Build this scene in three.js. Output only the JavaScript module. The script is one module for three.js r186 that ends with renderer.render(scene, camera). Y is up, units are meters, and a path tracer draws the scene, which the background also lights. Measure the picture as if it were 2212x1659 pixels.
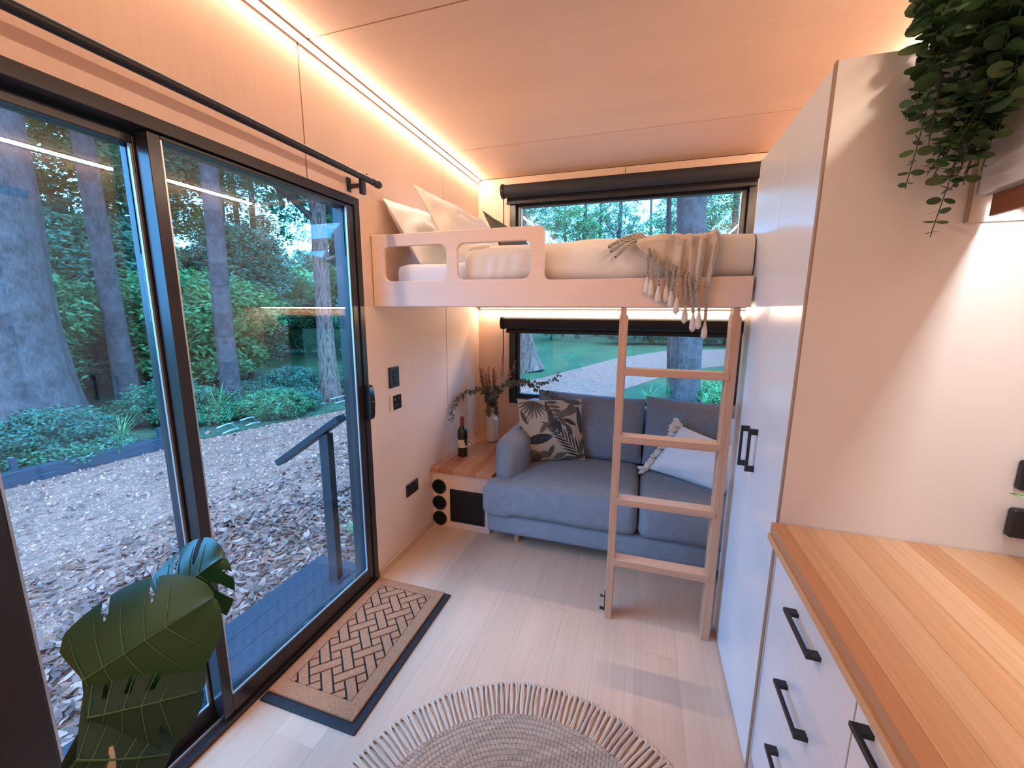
import * as THREE from 'three';
import { mergeGeometries, mergeVertices, toCreasedNormals } from 'three/addons/utils/BufferGeometryUtils.js';
import { RoundedBoxGeometry } from 'three/addons/geometries/RoundedBoxGeometry.js';
import { RectAreaLightUniformsLib } from 'three/addons/lights/RectAreaLightUniformsLib.js';
import { ImprovedNoise } from 'three/addons/math/ImprovedNoise.js';

// ---------------------------------------------------------------- camera, sky, lamps, exposure
const scene = new THREE.Scene();
const camera = new THREE.PerspectiveCamera(86.73, 2212 / 1659, 0.05, 300);
camera.position.set(0, 1.55, 0);
camera.rotation.set(THREE.MathUtils.degToRad(-9.894), THREE.MathUtils.degToRad(17.73), THREE.MathUtils.degToRad(0.387), 'YXZ');

const renderer = new THREE.WebGLRenderer({ antialias: true });
renderer.toneMapping = THREE.LinearToneMapping;
renderer.toneMappingExposure = 1.0;
renderer.shadowMap.enabled = true;
RectAreaLightUniformsLib.init();

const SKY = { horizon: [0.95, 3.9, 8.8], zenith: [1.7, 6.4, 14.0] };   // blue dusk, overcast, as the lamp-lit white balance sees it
const LED = { cool: new THREE.Color(1.0, 0.96, 0.93), color: new THREE.Color(1.0, 0.755, 0.56), ceiling: 76, bunk: 64, kitchen: 128 };

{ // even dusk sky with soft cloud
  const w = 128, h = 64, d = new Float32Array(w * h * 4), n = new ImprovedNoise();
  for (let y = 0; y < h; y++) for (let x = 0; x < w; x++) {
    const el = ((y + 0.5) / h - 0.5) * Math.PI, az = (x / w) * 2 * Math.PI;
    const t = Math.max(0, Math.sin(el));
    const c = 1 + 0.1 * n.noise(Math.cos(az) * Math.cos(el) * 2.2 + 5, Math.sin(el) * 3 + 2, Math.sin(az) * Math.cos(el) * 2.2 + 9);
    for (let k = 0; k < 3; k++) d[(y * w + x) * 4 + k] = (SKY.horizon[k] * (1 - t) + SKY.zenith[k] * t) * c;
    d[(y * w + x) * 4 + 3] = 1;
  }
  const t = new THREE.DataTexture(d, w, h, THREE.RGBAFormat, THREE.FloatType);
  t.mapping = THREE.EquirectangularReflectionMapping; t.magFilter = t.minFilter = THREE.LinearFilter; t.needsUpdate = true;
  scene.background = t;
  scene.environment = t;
}

// ---------------------------------------------------------------- helpers
const R = THREE.MathUtils.degToRad, V = (x, y, z) => new THREE.Vector3(x, y, z);
function rng(seed) { let a = seed >>> 0; return () => { a = (a + 0x6d2b79f5) >>> 0; let t = a; t = Math.imul(t ^ (t >>> 15), t | 1); t ^= t + Math.imul(t ^ (t >>> 7), t | 61); return ((t ^ (t >>> 14)) >>> 0) / 4294967296; }; }
const perlin = new ImprovedNoise();
const noise3 = (x, y, z) => perlin.noise(x, y, z);
const used = new Map();
function numbered(name) { const n = used.get(name) ?? 0; used.set(name, n + 1); return n ? name + '_' + String(n).padStart(3, '0') : name; }
function thing(name, label, category, pos = [0, 0, 0], turn = 0, group) {
  const o = new THREE.Group(); o.name = numbered(name); o.position.set(...pos); o.rotation.y = turn;
  o.userData = { label, category }; if (group) o.userData.group = group;
  scene.add(o); return o;
}
function structure(name) { const o = new THREE.Group(); o.name = name; o.userData = { kind: 'structure' }; scene.add(o); return o; }
function obj(name, geo, mat, parent, label) {
  const m = new THREE.Mesh(Array.isArray(geo) ? merge(geo) : geo, mat); m.name = name;
  if (label) m.userData.label = label;
  parent.add(m); return m;
}
function merge(list) { // joins geometries of one part
  const a = list.map((g) => { const h = g.index ? g.toNonIndexed() : g.clone(); for (const k of Object.keys(h.attributes)) if (!['position', 'normal', 'uv'].includes(k)) h.deleteAttribute(k); if (!h.attributes.uv) boxUV(h); return h; });
  return mergeGeometries(a);
}
function boxUV(g, grain = 'y') { // uv in metres from the axis each face looks along; v runs with the grain
  if (g.index) g = g.toNonIndexed();
  if (!g.attributes.normal) g.computeVertexNormals();
  const p = g.attributes.position, n = g.attributes.normal, uv = new Float32Array(p.count * 2);
  for (let i = 0; i < p.count; i++) {
    const x = p.getX(i), y = p.getY(i), z = p.getZ(i), ax = Math.abs(n.getX(i)), ay = Math.abs(n.getY(i)), az = Math.abs(n.getZ(i));
    let a, b; // the two axes in the face
    if (ax >= ay && ax >= az) { a = ['z', z]; b = ['y', y]; } else if (ay >= az) { a = ['x', x]; b = ['z', z]; } else { a = ['x', x]; b = ['y', y]; }
    if (a[0] === grain) [a, b] = [b, a];
    uv[2 * i] = a[1]; uv[2 * i + 1] = b[1];
  }
  g.setAttribute('uv', new THREE.BufferAttribute(uv, 2)); return g;
}
// a box from corner to corner, with a small chamfer
function box(x0, y0, z0, x1, y1, z1, r = 0.0015, grain = 'y') {
  const w = x1 - x0, h = y1 - y0, d = z1 - z0, rr = Math.min(r, w / 2.01, h / 2.01, d / 2.01);
  const g = rr > 0 ? new RoundedBoxGeometry(w, h, d, 1, rr) : new THREE.BoxGeometry(w, h, d);
  g.translate((x0 + x1) / 2, (y0 + y1) / 2, (z0 + z1) / 2);
  return boxUV(g, grain);
}
function tube(pts, r, seg = 24, radial = 6, taper) {
  const c = new THREE.CatmullRomCurve3(pts.map((p) => (p.isVector3 ? p : V(...p)))), g = new THREE.TubeGeometry(c, seg, 1, radial, false);
  const p = g.attributes.position, row = radial + 1;
  for (let i = 0; i <= seg; i++) {
    const t = i / seg, o = c.getPointAt(t), k = typeof r === 'function' ? r(t) : taper ? r + (taper - r) * t : r;
    for (let j = 0; j < row; j++) { const q = i * row + j; p.setXYZ(q, o.x + (p.getX(q) - o.x) * k, o.y + (p.getY(q) - o.y) * k, o.z + (p.getZ(q) - o.z) * k); }
  }
  g.computeVertexNormals(); return g;
}
function cyl(r0, r1, a, b, seg = 20) { // cylinder from point a (radius r0) to b (radius r1)
  const A = V(...a), B = V(...b), d = B.clone().sub(A), g = new THREE.CylinderGeometry(r1, r0, d.length(), seg);
  g.translate(0, d.length() / 2, 0); g.applyQuaternion(new THREE.Quaternion().setFromUnitVectors(V(0, 1, 0), d.normalize())); g.translate(A.x, A.y, A.z); return g;
}
function extrude(shape, depth, bevel = 0.0015, curve = 8) {
  const g = new THREE.ExtrudeGeometry(shape, { depth: depth - 2 * bevel, bevelEnabled: bevel > 0, bevelThickness: bevel, bevelSize: bevel, bevelOffset: -bevel, bevelSegments: 1, curveSegments: curve });
  g.translate(0, 0, bevel); return g;
}
function poly(pts) { const s = new THREE.Shape(); pts.forEach(([x, y], i) => (i ? s.lineTo(x, y) : s.moveTo(x, y))); s.closePath(); return s; }
function roundRect(s, x0, y0, x1, y1, r) { s.moveTo(x0 + r, y0); s.lineTo(x1 - r, y0); s.absarc(x1 - r, y0 + r, r, -Math.PI / 2, 0); s.lineTo(x1, y1 - r); s.absarc(x1 - r, y1 - r, r, 0, Math.PI / 2); s.lineTo(x0 + r, y1); s.absarc(x0 + r, y1 - r, r, Math.PI / 2, Math.PI); s.lineTo(x0, y0 + r); s.absarc(x0 + r, y0 + r, r, Math.PI, Math.PI * 1.5); return s; }
// a soft upholstered box: rounded, crowned, slightly uneven
function puff(w, h, d, r, { crown = [0, 0, 0], n = [14, 8, 14], wrinkle = 0.004, freq = 7, seed = 0, shape } = {}) {
  let g = new THREE.BoxGeometry(w, h, d, ...n); g.deleteAttribute('uv'); g.deleteAttribute('normal'); g = mergeVertices(g, 1e-5);
  const p = g.attributes.position, hx = w / 2, hy = h / 2, hz = d / 2, q = V(0, 0, 0), c = V(0, 0, 0);
  for (let i = 0; i < p.count; i++) {
    q.fromBufferAttribute(p, i);
    const u = q.x / hx, v = q.y / hy, t = q.z / hz;
    c.set(THREE.MathUtils.clamp(q.x, -hx + r, hx - r), THREE.MathUtils.clamp(q.y, -hy + r, hy - r), THREE.MathUtils.clamp(q.z, -hz + r, hz - r));
    const e = q.clone().sub(c); if (e.lengthSq() > 1e-12) e.setLength(Math.min(r, Math.max(Math.abs(e.x), Math.abs(e.y), Math.abs(e.z))));
    const f = c.clone().add(e);
    const bx = 1 - u * u, by = 1 - v * v, bz = 1 - t * t;
    f.x += crown[0] * u * Math.max(0, by * bz); f.y += crown[1] * v * Math.max(0, bx * bz); f.z += crown[2] * t * Math.max(0, bx * by);
    const k = wrinkle;
    f.x += k * noise3(f.x * freq + seed, f.y * freq, f.z * freq); f.y += k * noise3(f.x * freq + 31 + seed, f.y * freq, f.z * freq + 7); f.z += k * noise3(f.x * freq, f.y * freq + 17 + seed, f.z * freq);
    if (shape) shape(f, u, v, t);
    p.setXYZ(i, f.x, f.y, f.z);
  }
  g.computeVertexNormals(); return smoothUV(g);
}
function smoothUV(g) { // keeps smooth normals, adds metre uv
  const h = g.toNonIndexed(); return boxUV(h);
}
// a cushion spanned by four corners (lower left, lower right, upper right, upper left), thickness t in the middle
function cushion(a, b, c, d, t, { n = 22, pinch = 0.06, wrinkle = 0.006, seed = 1, ears = 0.0 } = {}) {
  const A = V(...a), B = V(...b), C = V(...c), D = V(...d), N = B.clone().sub(A).cross(D.clone().sub(A)).normalize();
  const pos = [], uv = [], idx = [], row = n + 1;
  for (const side of [1, -1]) for (let j = 0; j <= n; j++) for (let i = 0; i <= n; i++) {
    let u = (i / n) * 2 - 1, v = (j / n) * 2 - 1;
    u = Math.sin((u * Math.PI) / 2) * 0.55 + u * 0.45; v = Math.sin((v * Math.PI) / 2) * 0.55 + v * 0.45;
    const pu = u * (1 - pinch * (1 - v * v) * 1.0), pv = v * (1 - pinch * (1 - u * u));
    const s = (pu + 1) / 2, q = (pv + 1) / 2;
    const P = A.clone().multiplyScalar((1 - s) * (1 - q)).addScaledVector(B, s * (1 - q)).addScaledVector(C, s * q).addScaledVector(D, (1 - s) * q);
    const prof = Math.pow(Math.max(0, 1 - Math.pow(Math.abs(u), 2.4)), 0.62) * Math.pow(Math.max(0, 1 - Math.pow(Math.abs(v), 2.4)), 0.62);
    const edge = Math.max(Math.abs(u), Math.abs(v));
    const w = wrinkle * (noise3(u * 2.4 + seed, v * 2.4, side * 3 + seed) + 0.6 * noise3(u * 6 + v * 3, v * 5 + seed, 5)) * (edge > 0.999 ? 0 : 1);
    P.addScaledVector(N, side * (t / 2) * prof + w * Math.min(1, prof * 3));
    pos.push(P.x, P.y, P.z); uv.push(s, q);
  }
  const o2 = row * row;
  for (let j = 0; j < n; j++) for (let i = 0; i < n; i++) {
    const k = j * row + i; idx.push(k, k + 1, k + row + 1, k, k + row + 1, k + row);
    const m = o2 + k; idx.push(m, m + row + 1, m + 1, m, m + row, m + row + 1);
  }
  const g = new THREE.BufferGeometry(); g.setAttribute('position', new THREE.Float32BufferAttribute(pos, 3)); g.setAttribute('uv', new THREE.Float32BufferAttribute(uv, 2)); g.setIndex(idx); g.computeVertexNormals(); return g;
}
function lathe(pts, seg = 32) { return new THREE.LatheGeometry(pts.map(([x, y]) => new THREE.Vector2(x, y)), seg); }
function rope(pts, r, turns, seg = 30) { // two strands twisted round a path
  const c = new THREE.CatmullRomCurve3(pts.map((p) => V(...p))), out = [];
  for (const ph of [0, Math.PI]) {
    const q = [];
    for (let i = 0; i <= seg; i++) { const t = i / seg, o = c.getPointAt(t), a = ph + t * turns * 2 * Math.PI, T = c.getTangentAt(t), s = V(1, 0, 0.001).addScaledVector(T, -T.x).normalize(), u = T.clone().cross(s); q.push(o.addScaledVector(s, Math.cos(a) * r * 0.55).addScaledVector(u, Math.sin(a) * r * 0.55)); }
    out.push(tube(q, r * 0.62, seg, 5));
  }
  return merge(out);
}

// ---------------------------------------------------------------- textures: grain, weave, bark, stones
function vnoise(px, py, seed) { const r = rng(seed), t = Float32Array.from({ length: px * py }, r); return (x, y) => { const xi = Math.floor(x), yi = Math.floor(y), fx = x - xi, fy = y - yi, sx = fx * fx * (3 - 2 * fx), sy = fy * fy * (3 - 2 * fy); const g = (a, b) => t[(((b % py) + py) % py) * px + (((a % px) + px) % px)]; return (g(xi, yi) * (1 - sx) + g(xi + 1, yi) * sx) * (1 - sy) + (g(xi, yi + 1) * (1 - sx) + g(xi + 1, yi + 1) * sx) * sy; }; }
function texture(n, fn, metres, srgb = false) { // fn(u, v) -> [r, g, b] or number; u, v in 0..1 and tileable
  const d = new Uint8Array(n * n * 4);
  for (let y = 0; y < n; y++) for (let x = 0; x < n; x++) { const c = fn((x + 0.5) / n, (y + 0.5) / n), k = (y * n + x) * 4; for (let i = 0; i < 3; i++) d[k + i] = Math.max(0, Math.min(255, 255 * (Array.isArray(c) ? c[i] : c))); d[k + 3] = 255; }
  const t = new THREE.DataTexture(d, n, n, THREE.RGBAFormat); t.wrapS = t.wrapT = THREE.RepeatWrapping; t.magFilter = THREE.LinearFilter; t.minFilter = THREE.LinearMipmapLinearFilter; t.generateMipmaps = true; t.needsUpdate = true;
  if (srgb) t.colorSpace = THREE.SRGBColorSpace; t.repeat.set(1 / metres[0], 1 / metres[1]); return t;
}
function again(t, metres) { const c = t.clone(); c.repeat.set(1 / metres[0], 1 / metres[1]); c.needsUpdate = true; return c; }
const TX = {};
{
  const a = vnoise(64, 4, 1), b = vnoise(128, 8, 2), c = vnoise(6, 3, 3), e = vnoise(256, 32, 4), f = vnoise(12, 2, 5);
  TX.ply = texture(512, (u, v) => 0.95 + 0.02 * (a(u * 64, v * 4) - 0.5) + 0.02 * (b(u * 128, v * 8) - 0.5) + 0.08 * (c(u * 6, v * 3) - 0.5) + 0.03 * (e(u * 256, v * 32) - 0.5), [0.9, 1.8]);
  TX.wood = texture(512, (u, v) => { const w = u + 0.05 * (f(u * 12, v * 2) - 0.5) + 0.03 * (c(u * 6, v * 3) - 0.5), rings = 0.5 + 0.5 * Math.sin(w * 2 * Math.PI * 14); const k = 0.9 + 0.03 * (rings - 0.5) + 0.1 * (a(u * 64, v * 4) - 0.5) + 0.06 * (b(u * 128, v * 8) - 0.5) + 0.06 * (e(u * 256, v * 32) - 0.5); return [k, k * (0.97 + 0.03 * rings), k * (0.93 + 0.06 * rings)]; }, [0.35, 1.2]);
  TX.oak = texture(512, (u, v) => { const k = 0.9 + 0.06 * (a(u * 64, v * 4) - 0.5) + 0.07 * (b(u * 128, v * 8) - 0.5) + 0.12 * (c(u * 6, v * 3) - 0.5) - 0.12 * Math.max(0, e(u * 256, v * 32) - 0.82); return [k, k * 0.985, k * 0.97]; }, [0.5, 1.4]);
  const m = vnoise(256, 256, 6), m2 = vnoise(64, 64, 7), m3 = vnoise(16, 16, 8), m4 = vnoise(4, 4, 9);
  TX.fabric = texture(256, (u, v) => 0.5 + 0.25 * Math.sin(u * 2 * Math.PI * 64) * Math.sin(v * 2 * Math.PI * 64) + 0.3 * (m(u * 256, v * 256) - 0.5), [0.12, 0.12]);
  TX.velvet = texture(256, (u, v) => 0.9 + 0.1 * (m3(u * 16, v * 16) - 0.5) + 0.1 * (m2(u * 64, v * 64) - 0.5), [0.6, 0.6]);
  TX.coir = texture(256, (u, v) => 0.62 + 0.5 * (m(u * 256, v * 256) - 0.5) + 0.35 * (m2(u * 64, v * 64) - 0.5), [0.16, 0.16]);
  TX.jute = texture(256, (u, v) => { const s = Math.abs(Math.sin((u * 24 + Math.sin(v * 2 * Math.PI) * 0.5) * Math.PI)); const k = 0.55 + 0.3 * s + 0.4 * (m(u * 256, v * 256) - 0.5) + 0.25 * (m3(u * 16, v * 16) - 0.5); return [k, k * 0.97, k * 0.93]; }, [1, 1]);
  TX.gravel = texture(512, (u, v) => { const k = 0.62 + 0.55 * (m(u * 256, v * 256) - 0.5) + 0.35 * (m2(u * 64, v * 64) - 0.5) + 0.25 * (m3(u * 16, v * 16) - 0.5); return [k * 1.02, k * 0.98, k * 0.96]; }, [1.6, 1.6]);
  TX.lawn = texture(512, (u, v) => { const k = 0.6 + 0.45 * (m(u * 256, v * 256) - 0.5) + 0.35 * (m2(u * 64, v * 64) - 0.5) + 0.35 * (m4(u * 4, v * 4) - 0.5), s = m3(u * 16, v * 16); return [k * (0.75 + 0.35 * s), k, k * 0.8]; }, [5, 5]);
  const br = vnoise(48, 6, 10), br2 = vnoise(128, 24, 11), br3 = vnoise(6, 6, 12);
  TX.bark = texture(512, (u, v) => { const s = br(u * 48 + 2 * Math.sin(v * 2 * Math.PI), v * 6); const k = 0.72 + 0.5 * (s - 0.5) + 0.25 * (br2(u * 128, v * 24) - 0.5) + 0.2 * (br3(u * 6, v * 6) - 0.5) - (s < 0.24 ? 0.25 : 0); return [k * 1.02, k * 0.98, k * 0.95]; }, [1, 1]);
  TX.smoothbark = texture(512, (u, v) => { const k = 0.78 + 0.4 * (br3(u * 6, v * 6) - 0.5) + 0.4 * (m3(u * 16, v * 16) - 0.5) + 0.3 * (br2(u * 128, v * 24) - 0.5) - 0.35 * Math.max(0, m2(u * 64, v * 64) - 0.86) * 4; return [k, k * 0.98, k * 0.96]; }, [1, 1]);
}
// ---------------------------------------------------------------- materials
const std = (color, roughness = 0.7, more = {}) => new THREE.MeshStandardMaterial({ color: Array.isArray(color) ? new THREE.Color(...color) : color, roughness, ...more });
const phys = (color, roughness, more = {}) => new THREE.MeshPhysicalMaterial({ color: Array.isArray(color) ? new THREE.Color(...color) : color, roughness, ...more });
const M = {
  ply: std([0.86, 0.625, 0.475], 0.5, { map: TX.ply }),
  plyB: std([0.85, 0.605, 0.455], 0.5, { map: TX.ply }),
  core: std([0.03, 0.022, 0.018], 0.9),
  floor: [[0.78, 0.545, 0.385], [0.80, 0.56, 0.40], [0.76, 0.525, 0.37], [0.79, 0.55, 0.39]].map((c) => std(c, 0.38, { map: TX.oak })),
  stave: [[0.72, 0.44, 0.245], [0.66, 0.36, 0.18], [0.76, 0.49, 0.29], [0.58, 0.29, 0.14], [0.72, 0.43, 0.23]].map((c) => std(c, 0.38, { map: TX.wood })),
  ladder: std([0.66, 0.37, 0.225], 0.5, { map: TX.wood }),
  skirting: std([0.72, 0.50, 0.34], 0.5, { map: TX.wood }),
  white: phys([0.74, 0.755, 0.765], 0.21, { specularIntensity: 1.0 }),
  edge: std([0.36, 0.24, 0.17], 0.6, { map: TX.wood }),
  tableStave: [[0.62, 0.29, 0.15], [0.56, 0.24, 0.12], [0.66, 0.33, 0.18], [0.48, 0.19, 0.09], [0.60, 0.28, 0.14]].map((c) => std(c, 0.4, { map: TX.wood })),  // stave tones made redder and darker: warm LED light put into the colour
  redwood: std([0.24, 0.08, 0.035], 0.5, { map: TX.wood }),  // red brown timber, darkened: shade under the cupboard put into the colour
  black: std([0.012, 0.012, 0.014], 0.45),
  blackGloss: std([0.012, 0.012, 0.015], 0.22),
  frame: phys([0.026, 0.024, 0.026], 0.24),
  blind: std([0.02, 0.02, 0.025], 0.75, { bumpMap: TX.fabric, bumpScale: 0.0004 }),
  glass: phys([1, 1, 1], 0.0, { transmission: 1, thickness: 0, ior: 1.5, specularIntensity: 1 }),
  sofa: phys([0.255, 0.285, 0.325], 0.9, { map: TX.velvet, bumpMap: TX.fabric, bumpScale: 0.0006, sheen: 0.4, sheenRoughness: 0.6, sheenColor: new THREE.Color(0.5, 0.5, 0.55) }),
  linen: std([0.76, 0.70, 0.62], 0.9, { bumpMap: TX.fabric, bumpScale: 0.0006 }),
  sheet: std([0.84, 0.83, 0.82], 0.9, { bumpMap: TX.fabric, bumpScale: 0.0003 }),
  throwKnit: std([0.62, 0.52, 0.42], 0.95, { bumpMap: TX.fabric, bumpScale: 0.002 }),
  cotton: std([0.70, 0.62, 0.52], 0.95),
  ivory: std([0.82, 0.74, 0.63], 0.95),
  olive: std([0.085, 0.08, 0.06], 0.9, { bumpMap: TX.fabric, bumpScale: 0.0006 }),
  ceramic: std([0.62, 0.58, 0.54], 0.55),
  coir: std([0.80, 0.34, 0.16], 1, { map: TX.coir, bumpMap: TX.coir, bumpScale: 0.003 }),
  rubber: std([0.013, 0.014, 0.017], 0.6),
  jute: std([0.60, 0.46, 0.35], 1, { bumpMap: TX.jute, bumpScale: 0.003 }),
  juteLight: std([0.70, 0.57, 0.45], 1),
  alu: std([0.62, 0.62, 0.62], 0.35, { metalness: 0.8 }),
  led: std([0.9, 0.9, 0.9], 0.6, { emissive: new THREE.Color(1, 0.88, 0.76), emissiveIntensity: 2.2 }),
};

// ================================================================ the room
const XL = -1.405, XR = 1.05, ZB = -3.41, ZF = 1.7, YC = 2.65;
const shift = (g, x, y, z) => { g.translate(x, y, z); return g; };
// a sheet of plywood from an outline in the wall's own plane
function sheetX(pts, x0, x1) { const g = extrude(poly(pts.map(([z, y]) => [-z, y])), x1 - x0, 0.0012); g.rotateY(Math.PI / 2); return boxUV(shift(g, x0, 0, 0)); } // outline (z, y)
function sheetZ(pts, z0, z1, holes = []) { const s = poly(pts); for (const h of holes) s.holes.push(poly(h)); return boxUV(shift(extrude(s, z1 - z0, 0.0012), 0, 0, z0)); } // outline (x, y)

{ // floor of oak boards, running to the back wall
  const f = structure('floor'), r = rng(11), w = 0.182;
  obj('subfloor', box(XL - 0.1, -0.12, ZB - 0.1, XR + 0.1, -0.013, ZF + 0.1, 0), M.core, f);
  const geos = new Map();
  for (let i = 0, x = XL; x < XR - 0.01; i++, x += w) {
    let z = ZB, first = true; const x1 = Math.min(x + w, XR);
    while (z < ZF - 0.01) {
      const len = first ? 0.35 + 1.35 * ((i * 0.37) % 1) : 1.62, z1 = Math.min(z + len, ZF);
      const g = box(x + 0.00015, -0.013, z + 0.00015, x1 - 0.00015, 0, z1 - 0.00015, 0.0005, 'z');
      const uv = g.attributes.uv, ou = r() * 3, ov = r() * 3; for (let k = 0; k < uv.count; k++) uv.setXY(k, uv.getX(k) + ou, uv.getY(k) + ov);
      obj('floorboard', g, M.floor[Math.floor(r() * 4)], f); z = z1; first = false;
    }
  }
}
{ // ceiling of plywood sheets with dark joints
  const c = structure('ceiling');
  obj('roof_core', box(XL - 0.12, YC + 0.012, ZB - 0.12, XR + 0.12, YC + 0.14, ZF + 0.12, 0), M.core, c);
  const cuts = [ZB, -2.785, -1.535, -0.285, 0.965, ZF];
  for (let i = 0; i < 5; i++) obj('panel', box(XL, YC, cuts[i] + 0.003, XR, YC + 0.012, cuts[i + 1] - 0.003, 0.001, 'x'), i % 2 ? M.ply : M.plyB, c);
}
const DOOR = { z0: -1.83, z1: -0.35, top: 2.11, jamb: 0.13 };
{ // left wall with the sliding door opening
  const w = structure('wall_left'), x0 = XL - 0.012, xo = XL - 0.125;
  obj('wall_core', [box(xo, -0.12, ZB - 0.12, x0, YC + 0.14, DOOR.z0, 0), box(xo, DOOR.top, DOOR.z0, x0, YC + 0.14, DOOR.z1, 0), box(xo, -0.12, DOOR.z1, x0, YC + 0.14, ZF + 0.12, 0), box(xo, -0.12, DOOR.z0, x0, -0.013, DOOR.z1, 0)], M.core, w);
  const j = 0.003, a = -2.77, b = -1.505, e = -0.25;
  obj('panel', sheetX([[ZB, 0], [a - j, 0], [a - j, YC], [ZB, YC]], x0, XL), M.ply, w);
  obj('panel', sheetX([[a + j, 0], [DOOR.z0, 0], [DOOR.z0, DOOR.top], [b - j, DOOR.top], [b - j, YC], [a + j, YC]], x0, XL), M.ply, w);
  obj('panel', sheetX([[b + j, DOOR.top], [DOOR.z1, DOOR.top], [DOOR.z1, 0], [e - j, 0], [e - j, YC], [b + j, YC]], x0, XL), M.plyB, w);
  obj('panel', sheetX([[e + j, 0], [0.99, 0], [0.99, YC], [e + j, YC]], x0, XL), M.ply, w);
  obj('panel', sheetX([[0.994, 0], [ZF, 0], [ZF, YC], [0.994, YC]], x0, XL), M.ply, w);
}
const WIN = { x0: -1.115, x1: 0.7, up: [1.87, 2.5], low: [0.755, 1.46] };
{ // back wall with two long windows
  const w = structure('wall_back'), z1 = ZB - 0.012, zo = ZB - 0.125;
  const hole = ([y0, y1]) => [[WIN.x0, y0], [WIN.x1, y0], [WIN.x1, y1], [WIN.x0, y1]];
  obj('wall_core', sheetZ([[XL - 0.125, -0.12], [XR + 0.125, -0.12], [XR + 0.125, YC + 0.14], [XL - 0.125, YC + 0.14]], zo, z1, [hole(WIN.up), hole(WIN.low)]), M.core, w);
  const s = -0.2, j = 0.002;
  obj('panel', sheetZ([[XL, 0], [s - j, 0], [s - j, WIN.low[0]], [WIN.x0, WIN.low[0]], [WIN.x0, WIN.low[1]], [s - j, WIN.low[1]], [s - j, WIN.up[0]], [WIN.x0, WIN.up[0]], [WIN.x0, WIN.up[1]], [s - j, WIN.up[1]], [s - j, YC - 0.002], [XL, YC - 0.002]], z1, ZB), M.ply, w);
  obj('panel', sheetZ([[s + j, 0], [XR, 0], [XR, YC - 0.002], [s + j, YC - 0.002], [s + j, WIN.up[1]], [WIN.x1, WIN.up[1]], [WIN.x1, WIN.up[0]], [s + j, WIN.up[0]], [s + j, WIN.low[1]], [WIN.x1, WIN.low[1]], [WIN.x1, WIN.low[0]], [s + j, WIN.low[0]]], z1, ZB), M.plyB, w);
}
{
  const r = structure('wall_right'); obj('wall_core', box(XR + 0.012, -0.12, ZB - 0.12, XR + 0.125, YC + 0.14, ZF + 0.12, 0), M.core, r);
  obj('panel', box(XR, 0, ZB, XR + 0.012, YC, -1.0, 0.001), M.ply, r); obj('panel', box(XR, 0, -0.996, XR + 0.012, YC, ZF, 0.001), M.plyB, r);
  const f = structure('wall_front'); obj('wall_core', box(XL - 0.125, -0.12, ZF + 0.012, XR + 0.125, YC + 0.14, ZF + 0.125, 0), M.core, f);
  obj('panel', box(XL, 0, ZF, -0.2, YC, ZF + 0.012, 0.001), M.ply, f); obj('panel', box(-0.196, 0, ZF, XR, YC, ZF + 0.012, 0.001), M.ply, f);
  const b = structure('baseboard_left'); obj('board', box(XL, 0, -2.488, XL + 0.012, 0.042, DOOR.z0 - 0.004, 0.002, 'z'), M.skirting, b);
}
{ // window frames of black aluminium
  for (const [n, [y0, y1]] of [['window_1', WIN.up], ['window_2', WIN.low]]) {
    const w = structure(n), z0 = ZB - 0.1, z1 = ZB + 0.012, t = 0.05;
    obj('outer_frame', [box(WIN.x0, y0, z0, WIN.x0 + t, y1, z1, 0.002), box(WIN.x1 - t, y0, z0, WIN.x1, y1, z1, 0.002), box(WIN.x0 + t, y1 - t, z0, WIN.x1 - t, y1, z1, 0.002), box(WIN.x0 + t, y0, z0, WIN.x1 - t, y0 + t, z1, 0.002)], M.frame, w);
    const a = WIN.x0 + t, b = WIN.x1 - t, s = 0.034, q0 = ZB - 0.085, q1 = ZB - 0.03;
    obj('sash', [box(a, y0 + t, q0, a + s, y1 - t, q1, 0.003), box(b - s, y0 + t, q0, b, y1 - t, q1, 0.003), box(a + s, y1 - t - s, q0, b - s, y1 - t, q1, 0.003), box(a + s, y0 + t, q0, b - s, y0 + t + s, q1, 0.003)], M.frame, w);
    obj('glazing_bead', [box(a + s, y0 + t + s, ZB - 0.052, a + s + 0.006, y1 - t - s, ZB - 0.04, 0), box(b - s - 0.006, y0 + t + s, ZB - 0.052, b - s, y1 - t - s, ZB - 0.04, 0)], M.alu, w);
    obj('pane', box(a + s, y0 + t + s, ZB - 0.064, b - s, y1 - t - s, ZB - 0.058, 0), M.glass, w);
  }
}
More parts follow.
